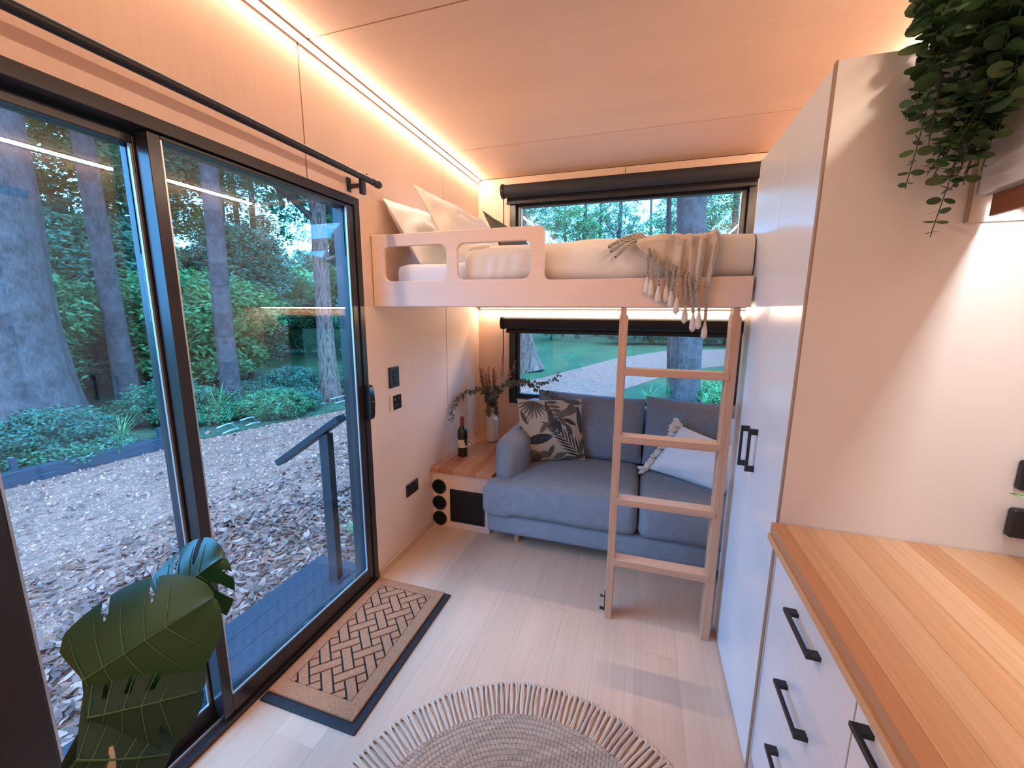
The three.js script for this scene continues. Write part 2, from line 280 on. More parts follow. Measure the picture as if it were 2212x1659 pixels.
{ // sliding glass door of dark aluminium
  const d = structure('door_1'), { z0, z1, top } = DOOR, xi = XL + 0.006, xo = XL - 0.13;
  obj('outer_frame', [box(xo, 0, z0, xi, top, z0 + 0.036, 0.002), box(xo, 0, z1 - DOOR.jamb, xi, top, z1, 0.002), box(xo, top - 0.04, z0 + 0.036, xi, top, z1 - DOOR.jamb, 0.002), box(xo, -0.012, z0 + 0.036, xi, 0.022, z1 - DOOR.jamb, 0.002)], M.frame, d);
  obj('track', [box(XL - 0.034, 0.022, z0 + 0.036, XL - 0.028, 0.034, z1 - DOOR.jamb, 0.001), box(XL - 0.087, 0.022, z0 + 0.036, XL - 0.081, 0.034, z1 - DOOR.jamb, 0.001)], M.alu, d);
  const panel = (name, x0, x1, za, zb, sa, sb, y0, y1, rb, rt) => { // stile widths sa (far) and sb (near), rails rb and rt
    const p = obj(name, [box(x0, y0, za, x1, y1, za + sa, 0.003), box(x0, y0, zb - sb, x1, y1, zb, 0.003), box(x0, y1 - rt, za + sa, x1, y1, zb - sb, 0.003), box(x0, y0, za + sa, x1, y0 + rb, zb - sb, 0.003)], M.frame, d);
    const xm = (x0 + x1) / 2;
    obj('pane', box(xm - 0.003, y0 + rb, za + sa, xm + 0.003, y1 - rt, zb - sb, 0), M.glass, p);
    obj('gasket', [box(x1 - 0.012, y0 + rb, za + sa, x1 - 0.004, y1 - rt, za + sa + 0.006, 0), box(x1 - 0.012, y0 + rb, zb - sb - 0.006, x1 - 0.004, y1 - rt, zb - sb, 0), box(x1 - 0.012, y0 + rb, za + sa, x1 - 0.004, y0 + rb + 0.005, zb - sb, 0)], M.alu, p);
    return p;
  };
  panel('sliding_panel', XL - 0.055, XL - 0.002, z0 + 0.038, -0.9, 0.042, 0.036, 0.036, top - 0.044, 0.07, 0.012);
  panel('fixed_panel', XL - 0.118, XL - 0.06, -0.935, z1 - DOOR.jamb - 0.002, 0.04, 0.025, 0.03, top - 0.046, 0.06, 0.03);
  const lock = obj('lock', boxUV(extrude((() => { const s = new THREE.Shape(); s.moveTo(0, 0.972); s.lineTo(0.03, 0.978); s.quadraticCurveTo(0.042, 0.99, 0.042, 1.07); s.quadraticCurveTo(0.042, 1.155, 0.028, 1.163); s.lineTo(0, 1.168); s.closePath(); return s; })(), 0.036, 0.002)), M.blackGloss, d);
  lock.position.set(XL + 0.002, 0, -1.826);
  obj('lever', box(0.04, 1.03, 0.012, 0.05, 1.045, 0.024, 0.003), M.black, lock); obj('keyhole', cyl(0.004, 0.004, [0.041, 1.075, 0.018], [0.044, 1.075, 0.018], 12), M.alu, lock);
}

// ================================================================ light strips: a glowing diffuser and an area light of its size just before it
function strip(label, len, wide, pos, aim, along, power, tint = LED.color) { // aim: where the face looks; along: direction of its length
  const t = thing('led_strip', label, 'light strip', pos);
  const A = V(...aim).normalize(), L = V(...along).normalize(), S = A.clone().cross(L).normalize();
  const m = new THREE.Matrix4().makeBasis(L, S, A), hold = new THREE.Quaternion().setFromRotationMatrix(m);
  const put = (g) => { g.applyQuaternion(hold); return boxUV(g.index ? g.toNonIndexed() : g); };
  const e = wide / 2;
  const rail = poly([[-e - 0.0025, -0.007], [e + 0.0025, -0.007], [e + 0.0025, 0.0015], [e, 0.0015], [e, -0.003], [-e, -0.003], [-e, 0.0015], [-e - 0.0025, 0.0015]]); // (across, out)
  const g = new THREE.ExtrudeGeometry(rail, { depth: len, bevelEnabled: false }); g.translate(0, 0, -len / 2); g.applyMatrix4(new THREE.Matrix4().makeBasis(V(0, 1, 0), V(0, 0, 1), V(1, 0, 0)));
  obj('housing', put(g), M.alu, t);
  const f = new THREE.BoxGeometry(len - 0.004, wide, 0.003); f.translate(0, 0, -0.001);
  obj('diffuser', put(f), M.led, t);
  const light = new THREE.RectAreaLight(tint, power, len - 0.01, wide); light.name = 'strip_light';
  light.position.copy(A).multiplyScalar(0.003); light.quaternion.setFromRotationMatrix(new THREE.Matrix4().makeBasis(L.clone().negate(), S, A.clone().negate()));
  t.add(light); return t;
}
strip('long slim warm light strip in the corner of ceiling and door wall', 4.6, 0.026, [XL + 0.014, YC - 0.014, ZB + 0.01 + 2.3], [1, -1, 0], [0, 0, 1], LED.ceiling);
strip('warm light strip glowing above the wardrobe behind the hanging plant', 4.6, 0.026, [XR - 0.014, YC - 0.014, ZB + 0.01 + 2.3], [-1, -1, 0], [0, 0, 1], LED.ceiling);
strip('warm light strip under the loft bed above the sofa window', 2.4, 0.03, [-0.18, 1.592, ZB + 0.03], [0, -1, 0.35], [1, 0, 0], LED.bunk);
strip('bright light strip under the kitchen wall cupboard', 1.7, 0.012, [0.777, 1.8285, -0.42], [0, -1, 0], [0, 0, 1], LED.kitchen, LED.cool);

// ================================================================ curtain rod
{
  const t = thing('curtain_rod', 'matt black curtain rod above the glass door with round finial', 'curtain rod', [-1.32, 2.186, -0.6]);
  obj('rod', cyl(0.0155, 0.0155, [0, 0, -1.235], [0, 0, 0.95], 20), M.black, t);
  const fin = lathe([[0, 0], [0.0165, 0], [0.0165, 0.012], [0.013, 0.016], [0.0185, 0.03], [0.0205, 0.045], [0.0185, 0.06], [0.011, 0.07], [0, 0.073]], 20); fin.rotateX(-Math.PI / 2); fin.translate(0, 0, -1.235);
  obj('finial', fin, M.black, t);
  for (const z of [-1.165, 0.8]) {
    const b = obj('bracket', [box(-0.085, -0.06, z - 0.014, -0.08, 0.005, z + 0.014, 0.001), box(-0.082, -0.045, z - 0.008, -0.012, -0.028, z + 0.008, 0.001), box(-0.014, -0.078, z - 0.015, 0.004, -0.012, z + 0.015, 0.002)], M.black, t);
    obj('screw', cyl(0.003, 0.003, [0, 0.012, z - 0.03], [0, 0.024, z - 0.03], 8), M.black, b);
  }
}
// ================================================================ roller blinds
function blind(label, y, drop, group) {
  const t = thing('roller_blind', label, 'blind', [0, y, ZB + 0.075], 0, group), x0 = -1.14, x1 = 0.69;
  obj('roll', cyl(0.049, 0.049, [x0, 0, 0], [x1, 0, 0], 28), M.blind, t);
  for (const [a, b] of [[x0 - 0.022, x0], [x1, x1 + 0.016]]) obj('end_cap', cyl(0.057, 0.055, [a, 0, 0], [b, 0, 0], 24), M.blackGloss, t);
  obj('fabric', box(x0 + 0.004, -drop, -0.05, x1 - 0.004, 0.02, -0.0475, 0.0008), M.blind, t);
  obj('bottom_bar', box(x0 + 0.002, -drop - 0.016, -0.054, x1 - 0.002, -drop + 0.012, -0.04, 0.004), M.black, t);
  for (const x of [x0 - 0.012, x1 + 0.006]) obj('bracket', box(x, -0.03, -0.074, x + 0.006, 0.03, 0.01, 0.001), M.black, t);
  obj('cord', tube([[x0 - 0.011, -0.05, 0.0], [x0 - 0.012, -0.2, -0.01], [x0 - 0.02, -0.34, -0.015], [x0 - 0.027, -0.45, -0.015], [x0 - 0.022, -0.475, -0.015], [x0 - 0.012, -0.44, -0.012], [x0 - 0.008, -0.3, -0.01], [x0 - 0.006, -0.05, 0]], 0.0026, 40, 5), std([0.09, 0.03, 0.02], 0.7), t);
}
blind('black roller blind rolled up above the upper window', 2.522, 0.075);
blind('black roller blind rolled up above the lower sofa window', 1.468, 0.072);

// ================================================================ loft bed
{
  const t = thing('loft_bed', 'plywood loft bed with cut-out guard rail spanning the back of the room', 'loft bed', [0, 0, 0]);
  const s = new THREE.Shape(); const x0 = XL + 0.004, x1 = 0.415;
  s.moveTo(x0, 1.58); s.lineTo(x1, 1.58); s.lineTo(x1, 1.705); s.lineTo(-0.43, 1.705); s.absarc(-0.43, 1.735, 0.03, -Math.PI / 2, Math.PI, true); s.lineTo(-0.46, 1.92); s.absarc(-0.49, 1.92, 0.03, 0, Math.PI / 2); s.lineTo(x0, 1.95); s.closePath();
  for (const [a, b] of [[-1.332, -0.963], [-0.905, -0.525]]) s.holes.push(roundRect(new THREE.Path(), a, 1.712, b, 1.888, 0.038));
  const g = extrude(s, 0.024, 0.002, 10); g.translate(0, 0, -1.939);
  obj('guard_rail', boxUV(g, 'x'), M.ply, t);
  const p = extrude(poly([[XL + 0.004, 1.943], [0.415, 1.943], [0.415, 2.075], [XR - 0.004, 2.075], [XR - 0.004, -ZB - 0.004], [XL + 0.004, -ZB - 0.004]].map(([x, z]) => [x, -z])), 0.018, 0.001); p.rotateX(Math.PI / 2); p.scale(1, 1, 1);
  p.translate(0, 1.66, 0); // outline (x, -z) turned flat
  const pos = p.attributes.position; for (let i = 0; i < pos.count; i++) pos.setZ(i, pos.getZ(i)); 
  obj('platform', boxUV(p, 'x'), M.plyB, t);
  for (const z of [-2.3, -2.7, -3.1]) obj('bearer', box(XL + 0.004, 1.6, z - 0.02, XR - 0.004, 1.641, z + 0.02, 0.002, 'x'), M.plyB, t);
}
{ // mattress, notched round the wardrobe
  const t = thing('mattress', 'white mattress with fitted sheet lying on the loft bed', 'mattress', [0, 0, 0]);
  obj('mattress_block', puff(1.7, 0.15, 1.33, 0.045, { n: [30, 6, 20], wrinkle: 0.006, freq: 5, shape: (f) => f.add(V(-0.46, 1.738, -2.655)) }), M.sheet, t);
  const q = thing('duvet', 'cream linen duvet spread over the loft mattress', 'duvet', [0, 0, 0]);
  obj('cover', puff(1.5, 0.2, 1.36, 0.075, { n: [78, 14, 46], wrinkle: 0.016, freq: 5.5, seed: 3, crown: [0, 0.025, 0.004], shape: (f, u, v, w) => {
    if (w > 0.6) f.z += 0.006 * Math.sin(u * 46 + 3 * Math.sin(u * 9)) * (1 - Math.abs(v)) * (u < -0.2 ? 1 : 0.35); // small gathers on the front
    f.add(V(-0.17, 1.786, -2.652)); f.x = Math.min(f.x, 0.4215 - 0.004 * (1 - v * v) + (f.z < -2.09 ? 0.1 : 0));
  } }), M.linen, q);
  obj('fold', puff(0.13, 0.06, 1.3, 0.03, { n: [8, 6, 30], wrinkle: 0.012, freq: 6, seed: 9, shape: (f) => f.add(V(-0.83, 1.87, -2.66)) }), M.linen, q);
}
function softThing(name, label, cat, geo, mat, group, part = 'cover') { const t = thing(name, label, cat, [0, 0, 0], 0, group); obj(part, geo, mat, t); return t; }
softThing('bed_pillow', 'white bed pillow leaning on the door wall, nearest the guard rail corner', 'pillow', cushion([-1.17, 1.81, -2.02], [-1.19, 1.82, -2.54], [-1.385, 2.2, -2.6], [-1.375, 2.155, -1.995], 0.13, { pinch: 0.05, seed: 4, wrinkle: 0.016 }), M.sheet);
softThing('bed_pillow', 'large white bed pillow with raised corner in front of the first pillow', 'pillow', cushion([-1.0, 1.845, -2.05], [-0.9, 1.87, -2.58], [-1.02, 2.115, -2.66], [-1.25, 2.245, -2.1], 0.13, { pinch: 0.07, seed: 8, wrinkle: 0.018 }), M.linen);
softThing('scatter_cushion', 'dark olive cushion beside the white pillows on the loft bed', 'cushion', cushion([-0.86, 1.87, -2.6], [-0.70, 1.875, -3.05], [-0.93, 2.1, -3.05], [-1.085, 2.235, -2.7], 0.12, { pinch: 0.1, seed: 12 }), M.olive);
{ // knitted throw across the duvet
  const t = thing('throw_blanket', 'beige knitted throw with twisted tassels hanging over the loft bed edge', 'throw', [0, 0, 0]);
  const nx = 46, nz = 60, pos = [], idx = [];
  for (let j = 0; j <= nz; j++) for (let i = 0; i <= nx; i++) {
    const a = i / nx, b = j / nz; // a across, b from the back of the bed to the hanging hem
    const hang = 0.58; // share of b that lies on the bed
    const x0 = -0.05 + 0.33 * a, gather = Math.sin(a * 40 + 3 * noise3(a * 3, b * 2, 1)) * 0.0035 * (0.3 + a * a * 1.7);
    let x = x0, y, z;
    if (b < hang) { const q = b / hang; z = -2.95 + q * 1.01; x = x0 - 0.18 * (1 - q) * (1 - a) + 0.02 * noise3(q * 3, a * 2, 4); y = 1.915 + 0.012 * noise3(x * 6, z * 6, 2) + gather + (a > 0.86 ? 0.012 : 0) - 0.05 * Math.pow(q, 14); }
    else { const q = (b - hang) / (1 - hang), drop = THREE.MathUtils.lerp(0.02, 0.215, Math.min(1, Math.pow(a, 0.85) / 0.86)) * (a > 0.86 ? 1 - 0.12 * (a - 0.86) / 0.14 : 1); y = 1.865 - q * drop; z = -1.94 + 0.035 * Math.min(1, q * 2.2 * drop / 0.2) + gather * 2.2 + 0.006 * Math.sin(a * 24 + q * 3); x = x0 - 0.028 * q * a * a * a; }
    pos.push(x, y, z);
  }
  for (let j = 0; j < nz; j++) for (let i = 0; i < nx; i++) { const k = j * (nx + 1) + i; idx.push(k, k + 1, k + nx + 2, k, k + nx + 2, k + nx + 1); }
  const under = pos.length / 3; for (let k = 0; k < under; k++) { const y = pos[3 * k + 1], z = pos[3 * k + 2]; pos.push(pos[3 * k], y - (z < -1.95 ? 0.006 : 0), z - (z < -1.95 ? 0 : 0.005)); }
  const top = idx.length; for (let k = 0; k < top; k += 3) idx.push(under + idx[k], under + idx[k + 2], under + idx[k + 1]);
  const g = new THREE.BufferGeometry(); g.setAttribute('position', new THREE.Float32BufferAttribute(pos, 3)); g.setIndex(idx); g.computeVertexNormals();
  const cl = obj('knit', boxUV(g), M.throwKnit, t);
  const ropes = [[0.001, 1.799, 0.003, 1.635], [0.022, 1.795, 0.02, 1.622], [0.041, 1.752, 0.051, 1.595], [0.076, 1.761, 0.082, 1.599], [0.108, 1.722, 0.103, 1.575], [0.124, 1.715, 0.127, 1.549], [0.156, 1.692, 0.164, 1.51], [0.172, 1.69, 0.197, 1.477], [0.198, 1.659, 0.218, 1.488], [0.242, 1.656, 0.245, 1.445]];
  ropes.forEach(([x, y, X, Y], i) => {
    const z = -1.898 + 0.004 * (i % 3), tl = 0.075, yk = Y + tl;
    const back = i < 2 ? -1.93 : z; // the first two lie against the duvet
    const m = obj('tassel', rope([[x, y + 0.03, back], [x, y, z], [x + (X - x) * 0.5, (y + yk) / 2, z + 0.002], [X, yk, z]], 0.0066, (y - yk) / 0.02, 40), M.throwKnit, t);
    const brush = lathe([[0, tl], [0.004, tl - 0.002], [0.006, tl - 0.012], [0.012, tl * 0.5], [0.0125, 0.012], [0.005, 0.004], [0, 0.0]], 12); const p = brush.attributes.position; for (let k = 0; k < p.count; k++) { const n = noise3(p.getX(k) * 300, i, p.getZ(k) * 300); p.setY(k, p.getY(k) + (p.getY(k) < 0.02 ? 0.012 * n : 0)); p.setZ(k, p.getZ(k) * 0.7); } brush.computeVertexNormals(); brush.translate(X, Y, z);
    obj('tuft', brush, M.cotton, m);
  });
  const lying = [[-0.03, 1.89, -0.17, 1.845], [-0.025, 1.885, -0.16, 1.825], [-0.02, 1.88, -0.14, 1.80]];
  lying.forEach(([x, y, X, Y], i) => obj('tassel', rope([[x, y + 0.012, -1.985], [(x + X) / 2, (y + Y) / 2 + 0.014, -1.945], [X, Y, -1.937 + 0.004 * i]], 0.008, 6, 40), M.throwKnit, t));
  for (let i = 0; i < 7; i++) obj('tassel', rope([[-0.21 + 0.01 * i, 1.918, -2.5 - 0.05 * i], [-0.27 + 0.008 * i, 1.92, -2.45 - 0.05 * i], [-0.36 + 0.01 * i, 1.912, -2.42 - 0.045 * i]], 0.009, 6, 24), M.throwKnit, t);
}
// ================================================================ ladder
{
  const t = thing('ladder', 'pale timber ladder standing under the loft bed by the wardrobe', 'ladder', [0, 0, 0]);
  for (const [a, b] of [[-0.106, -0.070], [0.350, 0.388]]) {
    const s = poly([[a, 0], [b, 0], [b, 1.535], [b - 0.008, 1.548], [b - 0.008, 1.579], [a + 0.004, 1.579], [a + 0.004, 1.548], [a, 1.535]]);
    obj('stile', boxUV(shift(extrude(s, 0.075, 0.002), 0, 0, -1.997)), M.ladder, t);
  }
  for (const [y0, y1] of [[1.270, 1.302], [0.947, 0.981], [0.632, 0.664], [0.306, 0.340]]) obj('rung', box(-0.082, y0, -1.99, 0.362, y1, -1.919, 0.003, 'x'), M.ladder, t);
  const c = obj('catch', [box(-0.112, 0.03, -1.95, -0.106, 0.14, -1.935, 0.001), cyl(0.004, 0.004, [-0.112, 0.11, -1.942], [-0.13, 0.112, -1.942], 8), cyl(0.008, 0.006, [-0.126, 0.112, -1.942], [-0.133, 0.112, -1.942], 10), box(-0.133, 0.034, -1.948, -0.112, 0.046, -1.937, 0.001)], M.black, t);
}

// ================================================================ wardrobe
function handle(len, out = 0.03) { // a bar on two square feet, along y, standing out along -x from x = 0
  const s = poly([[0, 0], [-out, 0], [-out, len], [0, len], [0, len - 0.022], [-out + 0.009, len - 0.022], [-out + 0.009, 0.022], [0, 0.022]]);
  const g = extrude(s, 0.012, 0.0012); g.translate(0, -len / 2, -0.006); return boxUV(g);
}
{
  const t = thing('wardrobe', 'tall white two-door wardrobe beside the ladder', 'wardrobe', [0.425, 0, -1.335]);
  const w = XR - 0.425 - 0.003;
  obj('side_panel', box(0.001, 0, -0.018, w, 2.18, 0, 0.001), M.white, t);
  obj('edge_strip', box(-0.003, 0, -0.0185, 0.001, 2.18, -0.0005, 0.0006), M.edge, t, 'raw brown plywood edge');
  obj('carcass', [box(0.02, 0.0, -0.72, w, 2.18, -0.702, 0.001), box(0.02, 2.16, -0.702, w, 2.178, -0.018, 0.001), box(0.02, 0.03, -0.702, w, 0.048, -0.018, 0.001), box(w - 0.01, 0.0, -0.702, w, 2.16, -0.018, 0.001)], M.white, t);
  for (const [z0, z1, hz, hy] of [[-0.0205, -0.3625, -0.325, 1.05], [-0.3655, -0.72, -0.443, 1.032]]) {
    const d = obj('door', box(0, 0.004, z1, 0.018, 2.178, z0, 0.0015), M.white, t);
    const h = obj('handle', handle(0.165), M.black, d); h.position.set(0, hy, hz);
  }
}
// ================================================================ kitchen base cabinet, worktop, wall cupboard
{
  const t = thing('kitchen_cabinet', 'white kitchen cabinet with black handles under the timber worktop', 'kitchen cabinet', [0.43, 0, -1.335]);
  const w = XR - 0.43 - 0.003;
  obj('carcass', [box(0.02, 0.08, 0.002, w, 0.872, 0.018, 0.001), box(0.02, 0.08, 0.495, w, 0.872, 0.512, 0.001), box(0.02, 0.08, 1.4, w, 0.872, 1.416, 0.001), box(0.02, 0.08, 0.018, w, 0.095, 1.4, 0.001), box(0.06, 0, 0.01, 0.075, 0.08, 1.41, 0.001), box(w - 0.012, 0.08, 0.018, w, 0.872, 1.4, 0.001)], M.white, t);
  const front = (name, y0, y1, z0, z1, hy, hz, len = 0.165) => { const d = obj(name, box(0, y0, z0, 0.018, y1, z1, 0.0015), M.white, t); const h = obj('handle', (() => { const g = handle(len); g.rotateX(Math.PI / 2); return g; })(), M.black, d); h.position.set(0, hy, hz); };
  front('drawer', 0.6475, 0.872, 0.003, 0.5, 0.775, 0.27); front('drawer', 0.4305, 0.6445, 0.003, 0.5, 0.552, 0.268); front('drawer', 0.2135, 0.4275, 0.003, 0.5, 0.335, 0.268); front('drawer', 0.085, 0.2105, 0.003, 0.5, 0.15, 0.268);
  front('door', 0.085, 0.872, 0.505, 0.95, 0.815, 0.63); front('door', 0.085, 0.872, 0.953, 1.414, 0.815, 1.1);
}
{
  const t = thing('worktop', 'long oiled timber kitchen worktop of glued staves', 'worktop', [0, 0, 0]), r = rng(5);
  const cut = [0.404, 0.44, 0.505, 0.575, 0.65, 0.73, 0.80, 0.87, 0.95, XR - 0.003];
  for (let i = 0; i < cut.length - 1; i++) {
    const g = box(cut[i] + 0.0002, 0.899, -1.333, cut[i + 1] - 0.0002, 0.93, 0.08, 0.0012, 'z'), uv = g.attributes.uv, o = r() * 4; for (let k = 0; k < uv.count; k++) uv.setXY(k, uv.getX(k) + o, uv.getY(k) + o * 1.7);
    obj('stave', g, M.stave[[3, 4, 2, 4, 2, 1, 2, 4, 3][i]], t);
  }
  const b = thing('pull_out_board', 'thin timber pull-out board just below the kitchen worktop', 'board', [0, 0, 0]);
  obj('board', box(0.399, 0.875, -1.333, 0.98, 0.8945, 0.08, 0.0012, 'z'), M.stave[4], b);
}
{
  const t = thing('wall_cupboard', 'white kitchen wall cupboard with a timber edge beside the hanging plant', 'cupboard', [0.74, 0, -1.335]);
  const w = XR - 0.74 - 0.003;
  obj('end_panel', box(-0.008, 1.774, 0.002, w, 2.3, 0.006, 0.0006), M.white, t);
  obj('edge_strip', box(-0.012, 1.774, 0.0016, -0.0078, 2.3, 0.0125, 0.0006), M.edge, t, 'brown timber edge');
  obj('carcass', [box(0.022, 1.832, 0.006, w, 1.846, 1.75, 0.001), box(0.022, 2.285, 0.006, w, 2.3, 1.75, 0.001), box(w - 0.012, 1.846, 0.006, w, 2.285, 1.75, 0.001), box(0.022, 1.832, 1.735, w, 2.285, 1.75, 0.001)], M.white, t);
  obj('rail', box(0.018, 1.782, 0.03, 0.028, 1.832, 1.75, 0.001, 'z'), M.redwood, t, 'red brown timber light rail');
  obj('bottom_panel', box(0.06, 1.812, 0.03, w, 1.832, 1.75, 0.001), M.white, t);
  for (const [a, b] of [[0.008, 0.58], [0.583, 1.16], [1.163, 1.748]]) obj('door', box(0.002, 1.836, a, 0.02, 2.3, b, 0.0015), M.white, t);
}
// ================================================================ sockets on the wardrobe side, and a pot plant on the worktop
function panelSocket(label, y) {
  const t = thing('power_socket', label, 'socket', [0.929, y, -1.3345]), w = 0.115, h = 0.078;
  const s = roundRect(new THREE.Shape(), 0, 0, w, h, 0.008), g = extrude(s, 0.02, 0.004, 6); obj('plate', boxUV(g), M.black, t);
  for (const x of [0.03, 0.085]) { obj('rocker', box(x - 0.008, 0.052, 0.0195, x + 0.008, 0.068, 0.0225, 0.001), M.blackGloss, t); for (const [dx, dy] of [[-0.008, 0.034], [0.008, 0.034], [0, 0.018]]) obj('pin_hole', box(x + dx - 0.0015, dy - 0.004, 0.0196, x + dx + 0.0015, dy + 0.004, 0.0204, 0), M.core, t); }
}
panelSocket('upper black power socket on the white side panel above the worktop', 1.115);
panelSocket('lower black power socket just above the worktop', 0.986);
{
  const t = thing('potted_plant', 'small potted plant with pale striped leaves at the right end of the worktop', 'plant', [0.955, 0.9305, -1.1]), r = rng(91);
  obj('pot', lathe([[0, 0], [0.032, 0], [0.035, 0.004], [0.044, 0.075], [0.046, 0.08], [0.042, 0.08], [0.04, 0.07], [0, 0.068]], 28), M.ceramic, t);
  const tones = [std([0.55, 0.66, 0.36], 0.55, { side: THREE.DoubleSide }), std([0.16, 0.34, 0.08], 0.5, { side: THREE.DoubleSide })];
  const strap = (tip, off, wd) => { const q = [], id = [], c = new THREE.CatmullRomCurve3([V(0, 0.07, 0), V(tip[0] * 0.35, 0.07 + (tip[1] - 0.07) * 0.7 + 0.05, tip[2] * 0.35), V(...tip)]); for (let k = 0; k <= 12; k++) { const s = k / 12, o = c.getPointAt(s), T = c.getTangentAt(s), S = V(0, 1, 0).cross(T).normalize(), w = wd * Math.sin(Math.PI * Math.min(1, s * 0.86 + 0.14)); for (const e of [-1, 0, 1]) q.push(o.x + S.x * w * e, o.y + off - 0.9 * e * w + (e ? 0.002 : 0), o.z + S.z * w * e); if (k) { const b = (k - 1) * 3; id.push(b, b + 3, b + 1, b + 1, b + 3, b + 4, b + 1, b + 4, b + 2, b + 2, b + 4, b + 5); } } const g = new THREE.BufferGeometry(); g.setAttribute('position', new THREE.Float32BufferAttribute(q, 3)); g.setIndex(id); g.computeVertexNormals(); return g; };
  const tips = [[-0.087, 0.196, -0.15], [-0.07, 0.17, -0.12]]; for (let i = 0; i < 9; i++) { const a = r() * 6.28; tips.push([Math.cos(a) * 0.08, 0.11 + 0.1 * r(), Math.sin(a) * 0.1 + 0.02]); }
  for (const p of tips) { const l = obj('leaf', strap(p, 0, 0.016), tones[0], t); obj('stripe', strap(p, 0.0012, 0.005), tones[1], l, 'green stripe'); }
}

// ================================================================ side cabinet by the sofa
{
  const t = thing('side_cabinet', 'low plywood cabinet with black vents between door wall and sofa', 'cabinet', [XL + 0.002, 0, -2.49]), w = 0.445;
  const s = poly([[0, 0], [w, 0], [w, 0.42], [0, 0.42]]);
  s.holes.push(poly([[0.142, 0.05], [0.142, 0.3], [0.412, 0.3], [0.412, 0.05]]));
  for (const y of [0.305, 0.181, 0.06]) { const h = new THREE.Path(); h.absarc(0.052, y, 0.049, 0, Math.PI * 2, true); s.holes.push(h); }
  obj('front_panel', boxUV(shift(extrude(s, 0.015, 0.001, 24), 0, 0, -0.015)), M.plyB, t);
  obj('side_panel', box(w - 0.015, 0, -0.915, w, 0.42, -0.016, 0.001), M.plyB, t);
  for (const y of [0.305, 0.181, 0.06]) { // round vents with slats
    const v = obj('vent', (() => { const g = lathe([[0.046, -0.012], [0.056, -0.0005], [0.056, 0.004], [0.052, 0.006], [0.047, 0.006], [0.046, -0.012]], 32); g.rotateX(Math.PI / 2); g.translate(0.0575, y, 0); return g; })(), M.black, t);
    obj('slats', (() => { const out = []; for (let k = -4; k <= 4; k++) { const hy = k * 0.0102, half = Math.sqrt(Math.max(0.0001, 0.046 ** 2 - hy * hy)); const b = new THREE.BoxGeometry(half * 2, 0.007, 0.002); b.rotateX(0.6); b.translate(0.0575, y + hy, 0.0); out.push(b); } const c = new THREE.CylinderGeometry(0.046, 0.046, 0.002, 28); c.rotateX(Math.PI / 2); c.translate(0.0575, y, -0.009); out.push(c); return out; })(), M.black, v);
  }
  const gr = obj('grille', [box(0.142, 0.05, -0.012, 0.412, 0.062, 0.003, 0.001), box(0.142, 0.288, -0.012, 0.412, 0.3, 0.003, 0.001), box(0.142, 0.062, -0.012, 0.154, 0.288, 0.003, 0.001), box(0.4, 0.062, -0.012, 0.412, 0.288, 0.003, 0.001), box(0.15, 0.06, -0.014, 0.404, 0.29, -0.0105, 0)], M.black, t);
  obj('mesh', (() => { const o = []; for (let k = 0; k < 26; k++) o.push(box(0.154, 0.066 + k * 0.0085, -0.006, 0.4, 0.0705 + k * 0.0085, -0.003, 0)); return o; })(), M.black, gr);
  const top = obj('top', box(0, 0.42, -0.918, w + 0.027, 0.4215, 0.018, 0), M.tableStave[3], t);
  const rows = 8, d = 0.936 / 1, tones = [3, 4, 1, 2, 1, 4, 3, 1], r = rng(77);
  for (let i = 0; i < rows; i++) { // finger-jointed staves, running from the front to the wall
    const x0 = (i * (w + 0.027)) / rows, x1 = ((i + 1) * (w + 0.027)) / rows; let z = 0.018, k = 0;
    while (z > -0.917) { const L = Math.min(0.18 + 0.3 * r(), z + 0.918), zz = z - L < -0.86 ? -0.918 : z - L; obj('stave', box(x0 + 0.0002, 0.4215, zz, x1 - 0.0002, 0.45, z, 0.0008, 'z'), M.tableStave[Math.floor(r() * 5)], top); z = zz; k++; }
  }
}
// ================================================================ bottle, glasses, vase
const glassy = phys([1, 1, 1], 0.0, { transmission: 1, thickness: 0, ior: 1.5 });
{
  const t = thing('wine_bottle', 'dark red wine bottle with cream label on the side cabinet', 'bottle', [-1.287, 0.4505, -2.772]);
  obj('glass_body', lathe([[0, 0.006], [0.03, 0.0], [0.0375, 0.004], [0.0385, 0.012], [0.0385, 0.19], [0.036, 0.208], [0.026, 0.226], [0.0165, 0.238], [0.0148, 0.25], [0.0145, 0.312], [0.0, 0.314]], 36), std([0.012, 0.016, 0.012], 0.08), t);
  obj('capsule', lathe([[0.0156, 0.244], [0.0153, 0.296], [0.0165, 0.298], [0.0165, 0.312], [0.015, 0.3155], [0, 0.316]], 28), std([0.22, 0.035, 0.02], 0.4), t);
  const lab = lathe([[0.0388, 0.075], [0.0391, 0.0755], [0.0391, 0.138], [0.0388, 0.1385]], 40);
  const c = document.createElement('canvas'); c.width = 256; c.height = 96; const k = c.getContext('2d'); k.fillStyle = '#d9c9b8'; k.fillRect(0, 0, 256, 96); k.fillStyle = '#1c1512'; for (const x of [54, 182]) { k.beginPath(); k.arc(x, 44, 15, 0, 7); k.fill(); k.beginPath(); k.ellipse(x - 16, 38, 9, 5, 0.4, 0, 7); k.fill(); }
  const tx = new THREE.CanvasTexture(c); tx.colorSpace = THREE.SRGBColorSpace; tx.magFilter = THREE.LinearFilter;
  obj('label', lab, std(0xffffff, 0.7, { map: tx }), t, 'cream label with a dark emblem');
}
